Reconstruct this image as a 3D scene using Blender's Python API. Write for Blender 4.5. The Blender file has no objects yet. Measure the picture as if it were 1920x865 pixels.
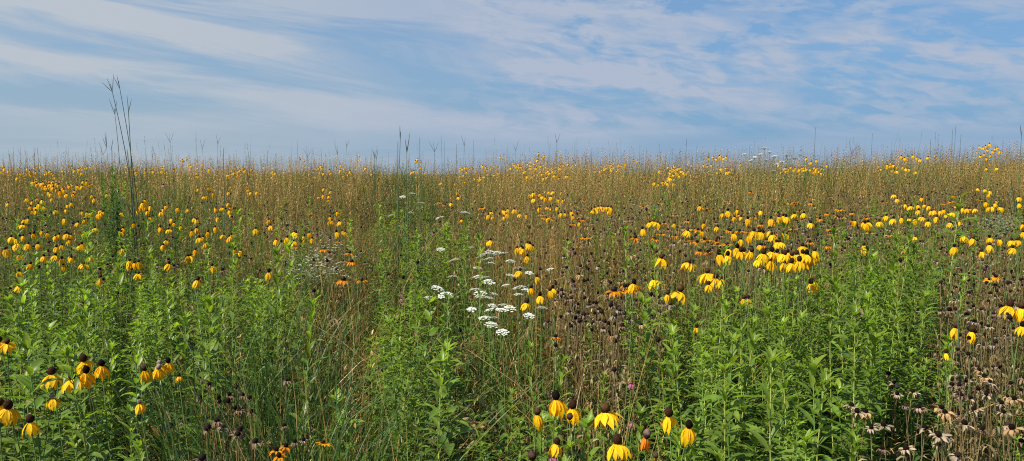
import bpy, math, random
import numpy as np
from mathutils import Vector
R = np.random.default_rng(11)
random.seed(5)
PI = math.pi
F = 1371.0                       # focal length in pixels of the 1920 wide photograph
EYE = 1.60
PITCH = math.radians(4.5)
scene = bpy.context.scene
COL = scene.collection

# ------------------------------------------------------------------ terrain
def ground(x, y):
    x = np.asarray(x, float); y = np.asarray(y, float)
    c = 14.0
    up = 0.0545 * (np.minimum(y, c) - 1.0)
    up = np.where(y < 1, up * 0.4, up)
    q = np.maximum(y - c, 0)
    dn = np.where(q < 8, 0.006 * q * q, 0.384 + 0.096 * (q - 8))
    dn = np.minimum(dn, 7.0)
    side = 0.018 * np.clip(x, -1.5, 12) * np.clip((y - 3) / 8, 0, 1)
    bump = 0.045 * np.sin(x * 0.62 + 1.3 + 0.8 * np.sin(y * .3)) * np.sin(y * 0.5) + 0.02 * np.sin(x * 1.45 + .5) + 0.012 * np.sin(x * 2.3) * np.cos(y * 1.9)
    return up - dn + side + bump * np.clip(y / 3, 0, 1) * np.clip((60 - y) / 40, 0, 1)

CP, SP = math.cos(PITCH), math.sin(PITCH)
def project(x, y, z):
    zz = z - EYE
    zc = y * CP - zz * SP
    yc = y * SP + zz * CP
    return 960 + F * x / zc, 432.5 - F * yc / zc, zc

def ray(px, py):
    a, b = (px - 960) / F, (432.5 - py) / F
    return np.array([a, CP + b * SP, -SP + b * CP])

def at_depth(px, py, d):
    v = ray(px, py)
    return v[0] * d, v[1] * d, EYE + v[2] * d

def find(px, py, h):
    """world point of a plant top that stands h above the ground under it"""
    v = ray(px, py)
    lo, hi = 1.0, 15.0
    def f(t): return EYE + v[2] * t - float(ground(v[0] * t, v[1] * t)) - h
    if f(hi) > 0: t = hi
    elif f(lo) < 0: t = lo
    else:
        for _ in range(30):
            m = (lo + hi) / 2
            if f(m) > 0: lo = m
            else: hi = m
        t = lo
    return v[0] * t, v[1] * t, EYE + v[2] * t

# ------------------------------------------------------------------ mesh templates
class T:
    """quads with a colour per vertex; alpha holds how much light passes through"""
    def __init__(s): s.v = []; s.f = []; s.c = []
    def add(s, vs, fs, col):
        o = len(s.v)
        s.v += [tuple(p) for p in vs]
        s.f += [tuple(o + i for i in q) for q in fs]
        if isinstance(col[0], (int, float)): s.c += [tuple(col)] * len(vs)
        else: s.c += [tuple(c) for c in col]
    def arrays(s):
        return (np.array(s.v, float).reshape(-1, 3), np.array(s.f, int).reshape(-1, 4), np.array(s.c, float).reshape(-1, 4))

def join(*ts):
    o = T()
    for t in ts: o.add(t.v, t.f, t.c if t.c else (0, 0, 0, 0))
    return o

def moved(t, off=(0, 0, 0), s=1.0, sz=None, rot=0.0, tilt=(0, 0)):
    """copy of a template: tilt, scale, spin and move"""
    V, Fq, C = t.arrays()
    V = V.copy()
    V[:, 0] *= s; V[:, 1] *= s; V[:, 2] *= (s if sz is None else sz)
    cx, sx = math.cos(tilt[0]), math.sin(tilt[0])
    y, z = V[:, 1] * cx - V[:, 2] * sx, V[:, 1] * sx + V[:, 2] * cx
    V[:, 1], V[:, 2] = y, z
    cr, sr = math.cos(rot), math.sin(rot)
    x, y = V[:, 0] * cr - V[:, 1] * sr, V[:, 0] * sr + V[:, 1] * cr
    V[:, 0], V[:, 1] = x, y
    V += np.array(off)
    o = T(); o.v = [tuple(p) for p in V]; o.f = [tuple(q) for q in Fq]; o.c = [tuple(c) for c in C]
    return o

def mesh_from(name, V, Fq, C, mat, smooth=False):
    me = bpy.data.meshes.new(name)
    n, m = len(V), len(Fq)
    me.vertices.add(n); me.vertices.foreach_set('co', V.astype(np.float32).ravel())
    me.loops.add(m * 4); me.loops.foreach_set('vertex_index', Fq.astype(np.int32).ravel())
    me.polygons.add(m)
    me.polygons.foreach_set('loop_start', np.arange(0, m * 4, 4, dtype=np.int32))
    me.polygons.foreach_set('loop_total', np.full(m, 4, dtype=np.int32))
    if smooth: me.polygons.foreach_set('use_smooth', np.ones(m, dtype=bool))
    a = me.attributes.new('col', 'FLOAT_COLOR', 'POINT')
    a.data.foreach_set('color', C.astype(np.float32).ravel())
    me.update(calc_edges=True)
    me.materials.append(mat)
    return me

def tmesh(name, t, mat, smooth=True): return mesh_from(name, *t.arrays(), mat, smooth)

def tube(t, pts, rad, col, sides=4):
    pts = [np.array(p, float) for p in pts]
    n = len(pts); vs = []; cs = []
    for i, p in enumerate(pts):
        d = pts[min(i + 1, n - 1)] - pts[max(i - 1, 0)]
        d /= np.linalg.norm(d) + 1e-9
        a = np.cross(d, (0.3, 1, 0.1)); a /= np.linalg.norm(a); b = np.cross(d, a)
        r = rad[i] if hasattr(rad, '__len__') else rad
        for k in range(sides):
            w = 2 * PI * k / sides
            vs.append(p + a * math.cos(w) * r + b * math.sin(w) * r)
            cs.append(col[i] if not isinstance(col[0], (int, float)) else col)
    fs = [(i * sides + k, i * sides + (k + 1) % sides, (i + 1) * sides + (k + 1) % sides, (i + 1) * sides + k) for i in range(n - 1) for k in range(sides)]
    t.add(vs, fs, cs)

def leaf(t, base, az, pitch, L, W, col, arch=0.6, fold=0.35, rows=4, twist=0.0, wig=0.0, tipcol=None):
    """folded lance-shaped leaf: pitch = angle above the horizontal at the base, arch = how far it bends down"""
    base = np.array(base, float)
    side0 = np.array([-math.sin(az), math.cos(az), 0.0])
    prof = {3: (0.35, 1.0, 0.03), 4: (0.35, 1.0, 0.75, 0.03), 5: (0.3, 0.85, 1.0, 0.62, 0.03), 6: (0.3, 0.8, 1, 0.85, 0.5, 0.03)}[rows]
    p = base.copy(); vs = []; cs = []
    for i in range(rows):
        u = i / (rows - 1)
        a = pitch - arch * u
        d = np.array([math.cos(az) * math.cos(a), math.sin(az) * math.cos(a), math.sin(a)])
        if i: p = p + d * L / (rows - 1)
        up = np.cross(d, side0); up *= -1 if up[2] < 0 else 1
        tw = twist * u
        s = side0 * math.cos(tw) + up * math.sin(tw)
        w = W * 0.5 * prof[i] * (1 + wig * random.uniform(-1, 1))
        n = np.cross(d, s); n *= -1 if n[2] < 0 else 1
        vs += [p + s * w + n * w * fold, p, p - s * w + n * w * fold]
        c = col if tipcol is None else tuple(col[k] * (1 - u) + tipcol[k] * u for k in range(4))
        cs += [c] * 3
    fs = []
    for i in range(rows - 1):
        o = i * 3
        fs += [(o, o + 3, o + 4, o + 1), (o + 1, o + 4, o + 5, o + 2)]
    t.add(vs, fs, cs)

def ball(t, c, rx, rz, col, seg=8, rings=5, bump=0.0, topcol=None):
    vs = []; cs = []; fs = []
    for i in range(rings + 1):
        th = 0.03 + (PI - 0.06) * i / rings
        for k in range(seg):
            w = 2 * PI * k / seg + (i % 2) * PI / seg
            r = 1 + random.uniform(-bump, bump)
            vs.append((c[0] + rx * r * math.sin(th) * math.cos(w), c[1] + rx * r * math.sin(th) * math.sin(w), c[2] + rz * r * math.cos(th)))
            f = random.uniform(0.75, 1.25)
            cc = topcol if (topcol and i < rings * 0.45) else col
            cs.append((cc[0] * f, cc[1] * f, cc[2] * f, 0))
    for i in range(rings):
        for k in range(seg):
            fs.append((i * seg + k, (i + 1) * seg + k, (i + 1) * seg + (k + 1) % seg, i * seg + (k + 1) % seg))
    t.add(vs, fs, cs)

def vary(c, a=0.12, b=0.0):
    f = 1 + random.uniform(-a, a)
    g = 1 + random.uniform(-b, b)
    return (c[0] * f * g, c[1] * f, c[2] * f, c[3])

# ------------------------------------------------------------------ materials
def nd(nt, typ, **kw):
    n = nt.nodes.new(typ)
    for k, v in kw.items(): setattr(n, k, v)
    return n

def plant_mat(name, rough=0.55, spec=0.3, trans=0.5, obj_var=0.2, noise_scale=90, noise_amt=0.25, bump=0.0, tint=(1.25, 1.25, 0.55)):
    m = bpy.data.materials.new(name); m.use_nodes = True
    nt = m.node_tree; nt.nodes.clear(); L = nt.links.new
    out = nd(nt, 'ShaderNodeOutputMaterial')
    at = nd(nt, 'ShaderNodeAttribute', attribute_name='col')
    oi = nd(nt, 'ShaderNodeObjectInfo')
    tc = nd(nt, 'ShaderNodeTexCoord')
    no = nd(nt, 'ShaderNodeTexNoise'); no.inputs['Scale'].default_value = noise_scale; no.inputs['Detail'].default_value = 2
    L(tc.outputs['Object'], no.inputs['Vector'])
    mr = nd(nt, 'ShaderNodeMapRange'); mr.inputs['From Min'].default_value = 0.3; mr.inputs['From Max'].default_value = 0.7
    mr.inputs['To Min'].default_value = 1 - noise_amt; mr.inputs['To Max'].default_value = 1 + noise_amt
    L(no.outputs['Fac'], mr.inputs['Value'])
    mo = nd(nt, 'ShaderNodeMapRange'); mo.inputs['To Min'].default_value = 1 - obj_var; mo.inputs['To Max'].default_value = 1 + obj_var
    L(oi.outputs['Random'], mo.inputs['Value'])
    mu = nd(nt, 'ShaderNodeMath', operation='MULTIPLY'); L(mr.outputs[0], mu.inputs[0]); L(mo.outputs[0], mu.inputs[1])
    sc = nd(nt, 'ShaderNodeVectorMath', operation='SCALE'); L(at.outputs['Color'], sc.inputs[0]); L(mu.outputs[0], sc.inputs['Scale'])
    pr = nd(nt, 'ShaderNodeBsdfPrincipled'); pr.inputs['Roughness'].default_value = rough; pr.inputs['Specular IOR Level'].default_value = spec
    L(sc.outputs[0], pr.inputs['Base Color'])
    if bump:
        bp = nd(nt, 'ShaderNodeBump'); bp.inputs['Strength'].default_value = bump; bp.inputs['Distance'].default_value = 0.002
        n2 = nd(nt, 'ShaderNodeTexNoise'); n2.inputs['Scale'].default_value = 900; L(tc.outputs['Object'], n2.inputs['Vector'])
        L(n2.outputs['Fac'], bp.inputs['Height']); L(bp.outputs[0], pr.inputs['Normal'])
    if trans > 0:
        tl = nd(nt, 'ShaderNodeBsdfTranslucent')
        tv = nd(nt, 'ShaderNodeVectorMath', operation='MULTIPLY'); L(sc.outputs[0], tv.inputs[0]); tv.inputs[1].default_value = tint
        L(tv.outputs[0], tl.inputs['Color'])
        fa = nd(nt, 'ShaderNodeMath', operation='MULTIPLY'); L(at.outputs['Alpha'], fa.inputs[0]); fa.inputs[1].default_value = trans
        mx = nd(nt, 'ShaderNodeMixShader'); L(fa.outputs[0], mx.inputs[0]); L(pr.outputs[0], mx.inputs[1]); L(tl.outputs[0], mx.inputs[2])
        L(mx.outputs[0], out.inputs['Surface'])
    else:
        L(pr.outputs[0], out.inputs['Surface'])
    return m

M_LEAF = plant_mat('green_leaf', 0.42, 0.45, 0.6, 0.22, 60, 0.22)
M_STEM = plant_mat('green_stem', 0.6, 0.3, 0.0, 0.15, 50, 0.2)
M_PETAL = plant_mat('yellow_petal', 0.6, 0.2, 0.6, 0.10, 160, 0.14, tint=(1.15, 1.0, 0.5))
M_CONE = plant_mat('flower_cone', 0.9, 0.06, 0.0, 0.2, 400, 0.5, bump=0.6)
M_DRY = plant_mat('withered_plant', 0.8, 0.15, 0.5, 0.2, 70, 0.3, tint=(1.1, 1.0, 0.8))
M_WHITE = plant_mat('white_floret', 0.7, 0.2, 0.5, 0.06, 200, 0.1, tint=(1, 1, 0.9))
M_GRASS = plant_mat('meadow_grass', 0.5, 0.35, 0.55, 0.0, 9, 0.2, tint=(1.15, 1.15, 0.6))

# colours (linear base colours; alpha = share of light let through)
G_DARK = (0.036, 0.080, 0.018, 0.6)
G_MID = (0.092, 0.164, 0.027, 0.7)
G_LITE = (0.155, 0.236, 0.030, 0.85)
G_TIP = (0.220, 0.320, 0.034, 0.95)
STEM_G = (0.11, 0.19, 0.045, 0.0)
STEM_Y = (0.26, 0.29, 0.06, 0.0)
YEL = (0.83, 0.535, 0.006, 0.65)
YEL_O = (0.90, 0.40, 0.010, 0.8)
BROWN = (0.034, 0.015, 0.008, 0.0)
BLACKISH = (0.009, 0.005, 0.004, 0.0)
DRYPET = (0.36, 0.27, 0.185, 0.5)
DRYSTEM = (0.155, 0.110, 0.048, 0.0)
WHITE = (0.76, 0.77, 0.66, 0.5)

# ------------------------------------------------------------------ object helpers
def mobj(name, me, parent=None, loc=(0, 0, 0), rz=0, scale=(1, 1, 1), tilt=None):
    o = bpy.data.objects.new(name, me); COL.objects.link(o)
    o.location = loc; o.scale = scale
    o.rotation_euler = (tilt[0], tilt[1], rz) if tilt else (0, 0, rz)
    if parent: o.parent = parent
    return o

ALL = []                          # everything that wants a label: (object, category, kind words, px, py)
def thing(name, cat, group, x, y, z, rz, me=None):
    o = bpy.data.objects.new(name, me); COL.objects.link(o)
    o.location = (x, y, z); o.rotation_euler = (0, 0, rz)
    o['category'] = cat
    if group: o['group'] = group
    return o

def setkind(o, k, label=None):
    o['kind'] = k
    if label: o['label'] = label
    return o

# ------------------------------------------------------------------ unit parts
def unit_stem(rad, col0, col1, bend=0.06, n=7, sides=4):
    """stem of height 1 (z is stretched later), ends at (bend,0,1)"""
    t = T(); pts = []; rr = []; cc = []
    ph = random.uniform(0, 6)
    for i in range(n):
        u = i / (n - 1)
        pts.append((bend * u * u + 0.010 * math.sin(ph + u * 5) * math.sin(PI * u), 0.012 * math.sin(ph + 2 + u * 4) * math.sin(PI * u), u))
        rr.append(rad * (1.25 - 0.55 * u)); cc.append(tuple(col0[k] * (1 - u) + col1[k] * u for k in range(4)))
    tube(t, pts, rr, cc, sides)
    return t

def petals_drooping(n, spread, length, col, wid=0.0135, ragged=0.0):
    t = T(); ph = random.uniform(0, 6)
    for k in range(n):
        if random.random() < ragged: continue
        az = ph + 2 * PI * k / n + random.uniform(-0.14, 0.14)
        L = length * random.uniform(0.85, 1.12)
        c = vary(col, 0.10, 0.05)
        sp = spread + random.uniform(-0.2, 0.2)
        base = (0.006 * math.cos(az), 0.006 * math.sin(az), -0.002)
        # spread: angle below horizontal at start
        leaf(t, base, az, -sp, L, wid * random.uniform(0.85, 1.15), c, arch=0.75 + random.uniform(-0.15, 0.25), fold=0.25, rows=5, twist=random.uniform(-0.4, 0.4),
             tipcol=(c[0] * 0.98, c[1] * 0.93, c[2], c[3]))
    return t

def blunt(t): return t

def cone_head(rx, rz, col, top=None, seg=10, rings=7):
    t = T(); ball(t, (0, 0, rz * 0.75), rx, rz, col, seg, rings, 0.07, top)
    return t

def lobed_leaves(n, zlo, zhi, L, W, col, n_lobes=3, stems=True):
    """leaves along a stem of height 1; z in units, made at true size for height ~1"""
    t = T()
    for k in range(n):
        z = zlo + (zhi - zlo) * (k + random.random() * 0.6) / n
        az = k * 2.4 + random.uniform(-0.4, 0.4)
        l = L * (1.1 - 0.6 * (z - zlo) / max(zhi - zlo, 0.01))
        leaf(t, (0, 0, z), az, random.uniform(0.2, 0.8), l, W, vary(col, 0.2), arch=random.uniform(0.5, 1.2), rows=5)
        for s in (-1, 1):
            if random.random() < 0.8:
                b = (math.cos(az) * l * 0.3, math.sin(az) * l * 0.3, z + l * 0.1)
                leaf(t, b, az + s * 0.7, 0.3, l * 0.55, W * 0.6, vary(col, 0.2), arch=0.8, rows=4)
    return t

# coneflower variants: (look words, petals template, cone template)
CF = []
def add_cf(look, pet, cone, petmat=None):
    CF.append((look, tmesh('petals', pet, petmat or M_PETAL, True), tmesh('cone', cone, M_CONE, True), join(pet, moved(cone, s=.72))))
add_cf('wide-skirted', petals_drooping(13, 0.45, 0.042, YEL, 0.0165), cone_head(0.0108, 0.0125, BROWN, (0.065, 0.032, 0.014, 0)))
add_cf('full-skirted', petals_drooping(12, 0.62, 0.043, YEL, 0.0170), cone_head(0.0112, 0.0130, BROWN))
add_cf('narrow drooping', petals_drooping(10, 0.98, 0.043, YEL, 0.0165), cone_head(0.0105, 0.0120, BROWN, (0.055, 0.028, 0.012, 0)))
add_cf('narrow hanging', petals_drooping(9, 0.88, 0.046, (0.82, 0.50, 0.005, 0.65), 0.0170), cone_head(0.0100, 0.0130, BLACKISH))
add_cf('gap-petalled', petals_drooping(9, 0.75, 0.043, YEL, 0.0155, 0.25), cone_head(0.0108, 0.0125, BROWN))
add_cf('grey-coned', petals_drooping(11, 0.7, 0.040, YEL, 0.0160), cone_head(0.0088, 0.0100, (0.20, 0.14, 0.115, 0), (0.27, 0.19, 0.16, 0)))
add_cf('short-petalled', petals_drooping(11, 0.8, 0.034, (0.82, 0.49, 0.006, 0.65), 0.015), cone_head(0.0108, 0.013, BROWN))
ORANGE_CF = len(CF)
add_cf('orange shrivelled', petals_drooping(11, 1.02, 0.036, (0.72, 0.24, 0.012, 0.6), 0.009), cone_head(0.0105, 0.014, (0.035, 0.02, 0.018, 0), (0.14, 0.085, 0.07, 0)))
BARE_CF = len(CF)
add_cf('bare-coned', petals_drooping(5, 1.1, 0.014, (0.4, 0.25, 0.02, 0.6), 0.006), cone_head(0.0108, 0.0125, BROWN, (0.075, 0.045, 0.03, 0)))

CF_STEM = [unit_stem(0.0018, STEM_G, (0.12, 0.17, 0.05, 0), b, 8) for b in (0.05, -0.06, 0.09, 0.02)]
CF_STEM_ME = [tmesh('stem', s, M_STEM) for s in CF_STEM]
CF_BEND = (0.05, -0.06, 0.09, 0.02)
CF_LEAVES = [lobed_leaves(7, 0.10, 0.72, 0.13, 0.018, G_MID) for _ in range(4)]
CF_LEAVES_ME = [tmesh('foliage', s, M_LEAF) for s in CF_LEAVES]
CF_FAR = {}

def coneflower(px, py, h=None, d=None, var=None, size=1.0, name='coneflower', cat='flower', group='yellow coneflowers of the meadow', parts=None):
    h = h if h is not None else 1.07 + random.uniform(-0.07, 0.08)
    x, y, z = at_depth(px, py, d) if d else find(px, py, h)
    g = float(ground(x, y))
    hh = max(z - g, 0.25)
    var = random.choice([0, 1, 1, 2, 2, 3, 3, 4, 5, 6]) if var is None else var
    rz = random.uniform(0, 2 * PI); k = random.randrange(4)
    b = CF_BEND[k]
    bx, by = x - math.cos(rz) * b, y - math.sin(rz) * b
    g = float(ground(bx, by)); hh = z - g
    tl = (random.uniform(-0.22, 0.22), random.uniform(-0.22, 0.22))
    look, pm, cm, tt = CF[var]
    far = y > 6.5 if parts is None else not parts
    s = size * random.uniform(0.92, 1.08)
    if far:
        key = (var, k, round(hh, 1))
        if key not in CF_FAR:
            t = join(moved(CF_STEM[k], sz=key[2]), moved(CF_LEAVES[k], sz=key[2]), moved(tt, (b, 0, key[2]), tilt=(0.2, 0), s=.85))
            CF_FAR[key] = tmesh('coneflower', t, M_PETAL)
        o = thing(name, cat, group, bx, by, g, rz, CF_FAR[key])
        o.scale = (1, 1, hh / key[2])
    else:
        o = thing(name, cat, group, bx, by, g, rz)
        mobj('stem', CF_STEM_ME[k], o, scale=(1, 1, hh))
        mobj('foliage', CF_LEAVES_ME[k], o, scale=(1, 1, hh), rz=random.uniform(0, 6))
        cs = s if y < 2.9 else s * .8
        mobj('cone', cm, o, loc=(b, 0, hh), tilt=tl, rz=random.uniform(0, 6), scale=(cs,) * 3)
        mobj('petals', pm, o, loc=(b, 0, hh), tilt=tl, rz=random.uniform(0, 6), scale=(s,) * 3)
    ALL.append((o, 'coneflower', look, px, py))
    return o

# ---- black-eyed susans, fresh and dried
def susan_petals(n, pitch, L, W, col, arch, wig=0.0, ragged=0.0):
    t = T(); ph = random.uniform(0, 6)
    for k in range(n):
        if random.random() < ragged: continue
        az = ph + 2 * PI * k / n + random.uniform(-0.15, 0.15) * (1 + 3 * wig)
        leaf(t, (0.006 * math.cos(az), 0.006 * math.sin(az), 0), az, pitch + random.uniform(-0.3, 0.3) * (0.5 + 3 * wig), L * random.uniform(0.75, 1.15), W, vary(col, 0.15, 0.06),
             arch=arch + random.uniform(-0.5, 0.6) * (0.3 + 4 * wig), fold=0.3 + wig, rows=5, twist=random.uniform(-1, 1) * (0.2 + 4 * wig), wig=wig)
    return t
SU = []
def add_su(kind, look, pet, cone):
    SU.append((kind, look, tmesh('petals', pet, M_PETAL if kind == 'susan' else M_DRY), tmesh('cone', cone, M_CONE), join(pet, cone)))
add_su('susan', 'fresh orange-yellow', susan_petals(13, 0.15, 0.026, 0.009, YEL_O, 0.35), cone_head(0.0085, 0.007, BLACKISH, BROWN))
add_su('susan', 'fading orange', susan_petals(12, -0.1, 0.023, 0.008, (0.78, 0.30, 0.01, 0.8), 0.7, 0.15, 0.15), cone_head(0.0085, 0.008, BLACKISH))
add_su('dried', 'pale-petalled', susan_petals(12, 0.0, 0.019, 0.0060, DRYPET, 0.9, 0.3), cone_head(0.0068, 0.0072, BLACKISH))
add_su('dried', 'shaggy pinkish-brown', susan_petals(13, -0.3, 0.017, 0.0050, (0.23, 0.145, 0.095, 0.5), 1.1, 0.4), cone_head(0.0068, 0.0072, BLACKISH))
add_su('dried', 'nearly bare black-headed', susan_petals(9, -0.8, 0.013, 0.004, (0.22, 0.14, 0.09, 0.4), 0.9, 0.4, 0.3), cone_head(0.0070, 0.0078, BLACKISH))
add_su('dried', 'curled grey-petalled', susan_petals(12, 0.3, 0.020, 0.006, (0.27, 0.21, 0.15, 0.5), 1.9, 0.4, 0.2), cone_head(0.0068, 0.0068, (0.03, 0.018, 0.014, 0)))
add_su('dried', 'tan and orange tinged', susan_petals(12, -0.1, 0.023, 0.0075, (0.42, 0.27, 0.13, 0.6), 0.9, 0.3), cone_head(0.0068, 0.0066, BLACKISH))

def withered(n, zlo, zhi, col, L=0.045, W=0.010):
    t = T()
    for k in range(n):
        z = random.uniform(zlo, zhi)
        leaf(t, (0, 0, z), random.uniform(0, 6.3), random.uniform(-0.4, 0.9), L * random.uniform(0.5, 1.3), W * random.uniform(0.5, 1.2), vary(col, 0.35, 0.08), arch=random.uniform(1.2, 3.8), fold=0.7, rows=5, twist=random.uniform(-2, 2), wig=0.3)
    return t
SU_BEND = (0.04, -0.05, 0.07, 0.02)
SU_STEM = [unit_stem(0.0017, DRYSTEM, DRYSTEM, b, 7) for b in SU_BEND]
SU_STEM_ME = [tmesh('stem', s, M_DRY) for s in SU_STEM]
SU_LV = [withered(20, 0.1, 0.93, (0.22, 0.175, 0.085, 0.4), 0.05, 0.008) for _ in range(4)]
SU_LV_ME = [tmesh('withered_foliage', s, M_DRY) for s in SU_LV]
SG_STEM_ME = [tmesh('stem', unit_stem(0.0017, STEM_G, STEM_G, b, 7), M_STEM) for b in SU_BEND]
SG_LV_ME = [tmesh('foliage', lobed_leaves(6, 0.1, 0.8, 0.07, 0.014, G_MID), M_LEAF) for b in SU_BEND]
SU_FAR = {}

def susan(px, py, var, h=None, d=None, parts=True, size=1.0):
    h = h if h is not None else 0.88 + random.uniform(-0.08, 0.08)
    x, y, z = at_depth(px, py, d) if d else find(px, py, h)
    rz = random.uniform(0, 2 * PI); k = random.randrange(4); b = SU_BEND[k]
    bx, by = x - math.cos(rz) * b, y - math.sin(rz) * b
    g = float(ground(bx, by)); hh = max(z - g, 0.2)
    kind, look, pm, cm, tt = SU[var]
    fresh = kind == 'susan'
    nm = 'black_eyed_susan' if fresh else 'dried_flower'
    grp = 'black-eyed susans in bloom' if fresh else 'dried black seed heads of the meadow'
    tl = (random.uniform(-0.35, 0.35), random.uniform(-0.35, 0.35))
    s = size * random.uniform(0.9, 1.15)
    if parts and y < 5.5:
        o = thing(nm, 'flower' if fresh else 'dried flower', grp, bx, by, g, rz)
        mobj('stem', (SG_STEM_ME if fresh else SU_STEM_ME)[k], o, scale=(1, 1, hh))
        mobj('foliage' if fresh else 'withered_foliage', (SG_LV_ME if fresh else SU_LV_ME)[k], o, scale=(1, 1, hh), rz=random.uniform(0, 6))
        mobj('cone', cm, o, loc=(b, 0, hh), tilt=tl, scale=(s,) * 3)
        mobj('petals', pm, o, loc=(b, 0, hh), tilt=tl, rz=random.uniform(0, 6), scale=(s,) * 3)
    else:
        key = (var, k, round(hh, 1))
        if key not in SU_FAR:
            SU_FAR[key] = tmesh(nm, join(moved(SU_STEM[k], sz=key[2]), moved(SU_LV[k], sz=key[2]), moved(tt, (b, 0, key[2]), s=1.1, tilt=(0.15, 0))), M_DRY)
        o = thing(nm, 'flower' if fresh else 'dried flower', grp, bx, by, g, rz, SU_FAR[key]); o.scale = (1, 1, hh / key[2])
    ALL.append((o, kind, look, px, py))
    return o

# ---- leafy green stalks (goldenrod before bloom)
def leafy(style):
    st, fo, tip = T(), T(), T()
    S = dict(
        narrow=(76, 0.084, 0.0140, 0.80, 0.028, 0.10), broad=(54, 0.100, 0.0215, 0.65, 0.034, 0.12), fine=(110, 0.048, 0.0085, 0.85, 0.026, 0.12),
        big=(46, 0.110, 0.0260, 0.5, 0.040, 0.2), plume=(92, 0.060, 0.0105, 0.8, 0.024, 0.12), column=(150, 0.050, 0.0090, 0.8, 0.026, 0.10), young=(66, 0.082, 0.0145, 0.95, 0.040, 0.12))[style]
    n, L0, W0, pit, Ltop, zmin = S
    b = random.uniform(-0.05, 0.05); pts = []; rr = []; cc = []
    sy = STEM_Y if style in ('narrow', 'big', 'young') else STEM_G
    def axis(u): return np.array([b * u * u + 0.008 * math.sin(u * 6 + b * 90), 0.010 * math.sin(u * 5), u])
    for i in range(9):
        u = i / 8
        pts.append(axis(u)); rr.append(0.0030 * (1.1 - 0.75 * u) * (1.4 if style == 'big' else 1)); cc.append(vary(tuple((1 - u) * DRYSTEM[k] + u * sy[k] if u < 0.3 else sy[k] for k in range(4)), 0.1))
    tube(st, pts, rr, cc, 5)
    hi = 0.985
    for k in range(n):
        u = zmin + (hi - zmin) * (k / (n - 1)) ** 0.85
        u = min(u + random.uniform(-0.008, 0.008), 0.99)
        az = k * 2.399 + random.uniform(-0.3, 0.3)
        w = math.sin(PI * min(1, max(0, (u - zmin) / (1 - zmin))) ** 0.8 * 0.85 + 0.35)
        L = (Ltop + (L0 - Ltop) * max(w, 0)) * random.uniform(0.8, 1.2)
        p = pit + 0.6 * max(0, (u - 0.8) / 0.2) + random.uniform(-0.25, 0.25)
        W = W0 * (0.55 + 0.45 * L / L0) * random.uniform(0.85, 1.15)
        if style == 'column':
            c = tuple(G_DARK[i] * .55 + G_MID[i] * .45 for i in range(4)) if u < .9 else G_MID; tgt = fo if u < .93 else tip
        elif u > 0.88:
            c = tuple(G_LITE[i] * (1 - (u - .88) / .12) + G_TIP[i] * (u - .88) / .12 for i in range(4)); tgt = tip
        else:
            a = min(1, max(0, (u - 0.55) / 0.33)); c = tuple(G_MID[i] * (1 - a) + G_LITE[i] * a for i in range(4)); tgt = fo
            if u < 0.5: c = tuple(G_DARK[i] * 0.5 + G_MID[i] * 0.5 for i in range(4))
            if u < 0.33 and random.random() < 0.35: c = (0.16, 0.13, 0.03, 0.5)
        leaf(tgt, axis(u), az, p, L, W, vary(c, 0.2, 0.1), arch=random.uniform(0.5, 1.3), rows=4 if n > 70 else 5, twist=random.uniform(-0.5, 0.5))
    if style in ('plume', 'fine'):
        for k in range(9):
            u = 0.86 + 0.14 * k / 9; az = k * 2.4
            p0 = axis(u); L = 0.07 * (1.25 - (u - 0.86) / 0.14)
            pp = [p0]
            for i in range(1, 5):
                a = 1.1 - 0.55 * i
                pp.append(pp[-1] + np.array([math.cos(az) * math.cos(a), math.sin(az) * math.cos(a), math.sin(a)]) * L / 4)
            tube(tip, pp, 0.0011, G_TIP, 3)
            for i in range(1, 5):
                for q in range(3):
                    leaf(tip, pp[i], random.uniform(0, 6.3), 0.8, 0.013, 0.005, vary(G_TIP, 0.2), rows=3)
    if style in ('young', 'broad', 'narrow'):
        for k in range(7):     # rosette of small leaves at the shoot's tip
            leaf(tip, axis(0.99), k * 0.7 + random.random() * .3, 0.75 + 0.09 * k, 0.030, 0.008, vary(G_TIP, 0.15), arch=0.5, rows=4)
    return st, fo, tip

LF = {}
for style in ('narrow', 'broad', 'fine', 'big', 'plume', 'young', 'column'):
    LF[style] = []
    for k in range(3 if style != 'big' else 2):
        st, fo, tip = leafy(style)
        LF[style].append((tmesh('stem', st, M_STEM), tmesh('foliage', fo, M_LEAF), tmesh('shoot_tip', tip, M_LEAF), join(st, fo, tip)))
LFLOOK = dict(narrow='narrow-leaved', broad='broad-leaved', fine='fine-leaved', big='thick-stemmed big-leaved', plume='feathery-topped', young='bright young', column='dark feathery')
LF_WHOLE = {}

def stalk(px, py, style, h=None, d=None, wide=1.0, lean=None):
    h = h if h is not None else 0.98 + random.uniform(-0.1, 0.1)
    x, y, z = at_depth(px, py, d) if d else find(px, py, h)
    g = float(ground(x, y)); hh = max(z - g, 0.3)
    k = random.randrange(len(LF[style])); a, b_, c, tt = LF[style][k]
    rz = random.uniform(0, 2 * PI)
    s = wide * random.uniform(0.9, 1.1)
    if y < 5.0:
        o = thing('goldenrod_stalk', 'plant', 'leafy goldenrod stalks not yet in flower', x, y, g, rz)
        for nm, me in (('stem', a), ('foliage', b_), ('shoot_tip', c)):
            mobj(nm, me, o, scale=(s, s, hh))
        if lean: o.rotation_euler = (lean[0], lean[1], rz)
        else: o.rotation_euler = (random.gauss(0, .05), random.gauss(0, .05), rz)
    else:
        if (style, k) not in LF_WHOLE: LF_WHOLE[(style, k)] = tmesh('goldenrod_stalk', tt, M_LEAF)
        o = thing('goldenrod_stalk', 'plant', 'leafy goldenrod stalks not yet in flower', x, y, g, rz, LF_WHOLE[(style, k)])
        o.scale = (s, s, hh)
    ALL.append((o, 'stalk', LFLOOK[style], px, py))
    return o

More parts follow.
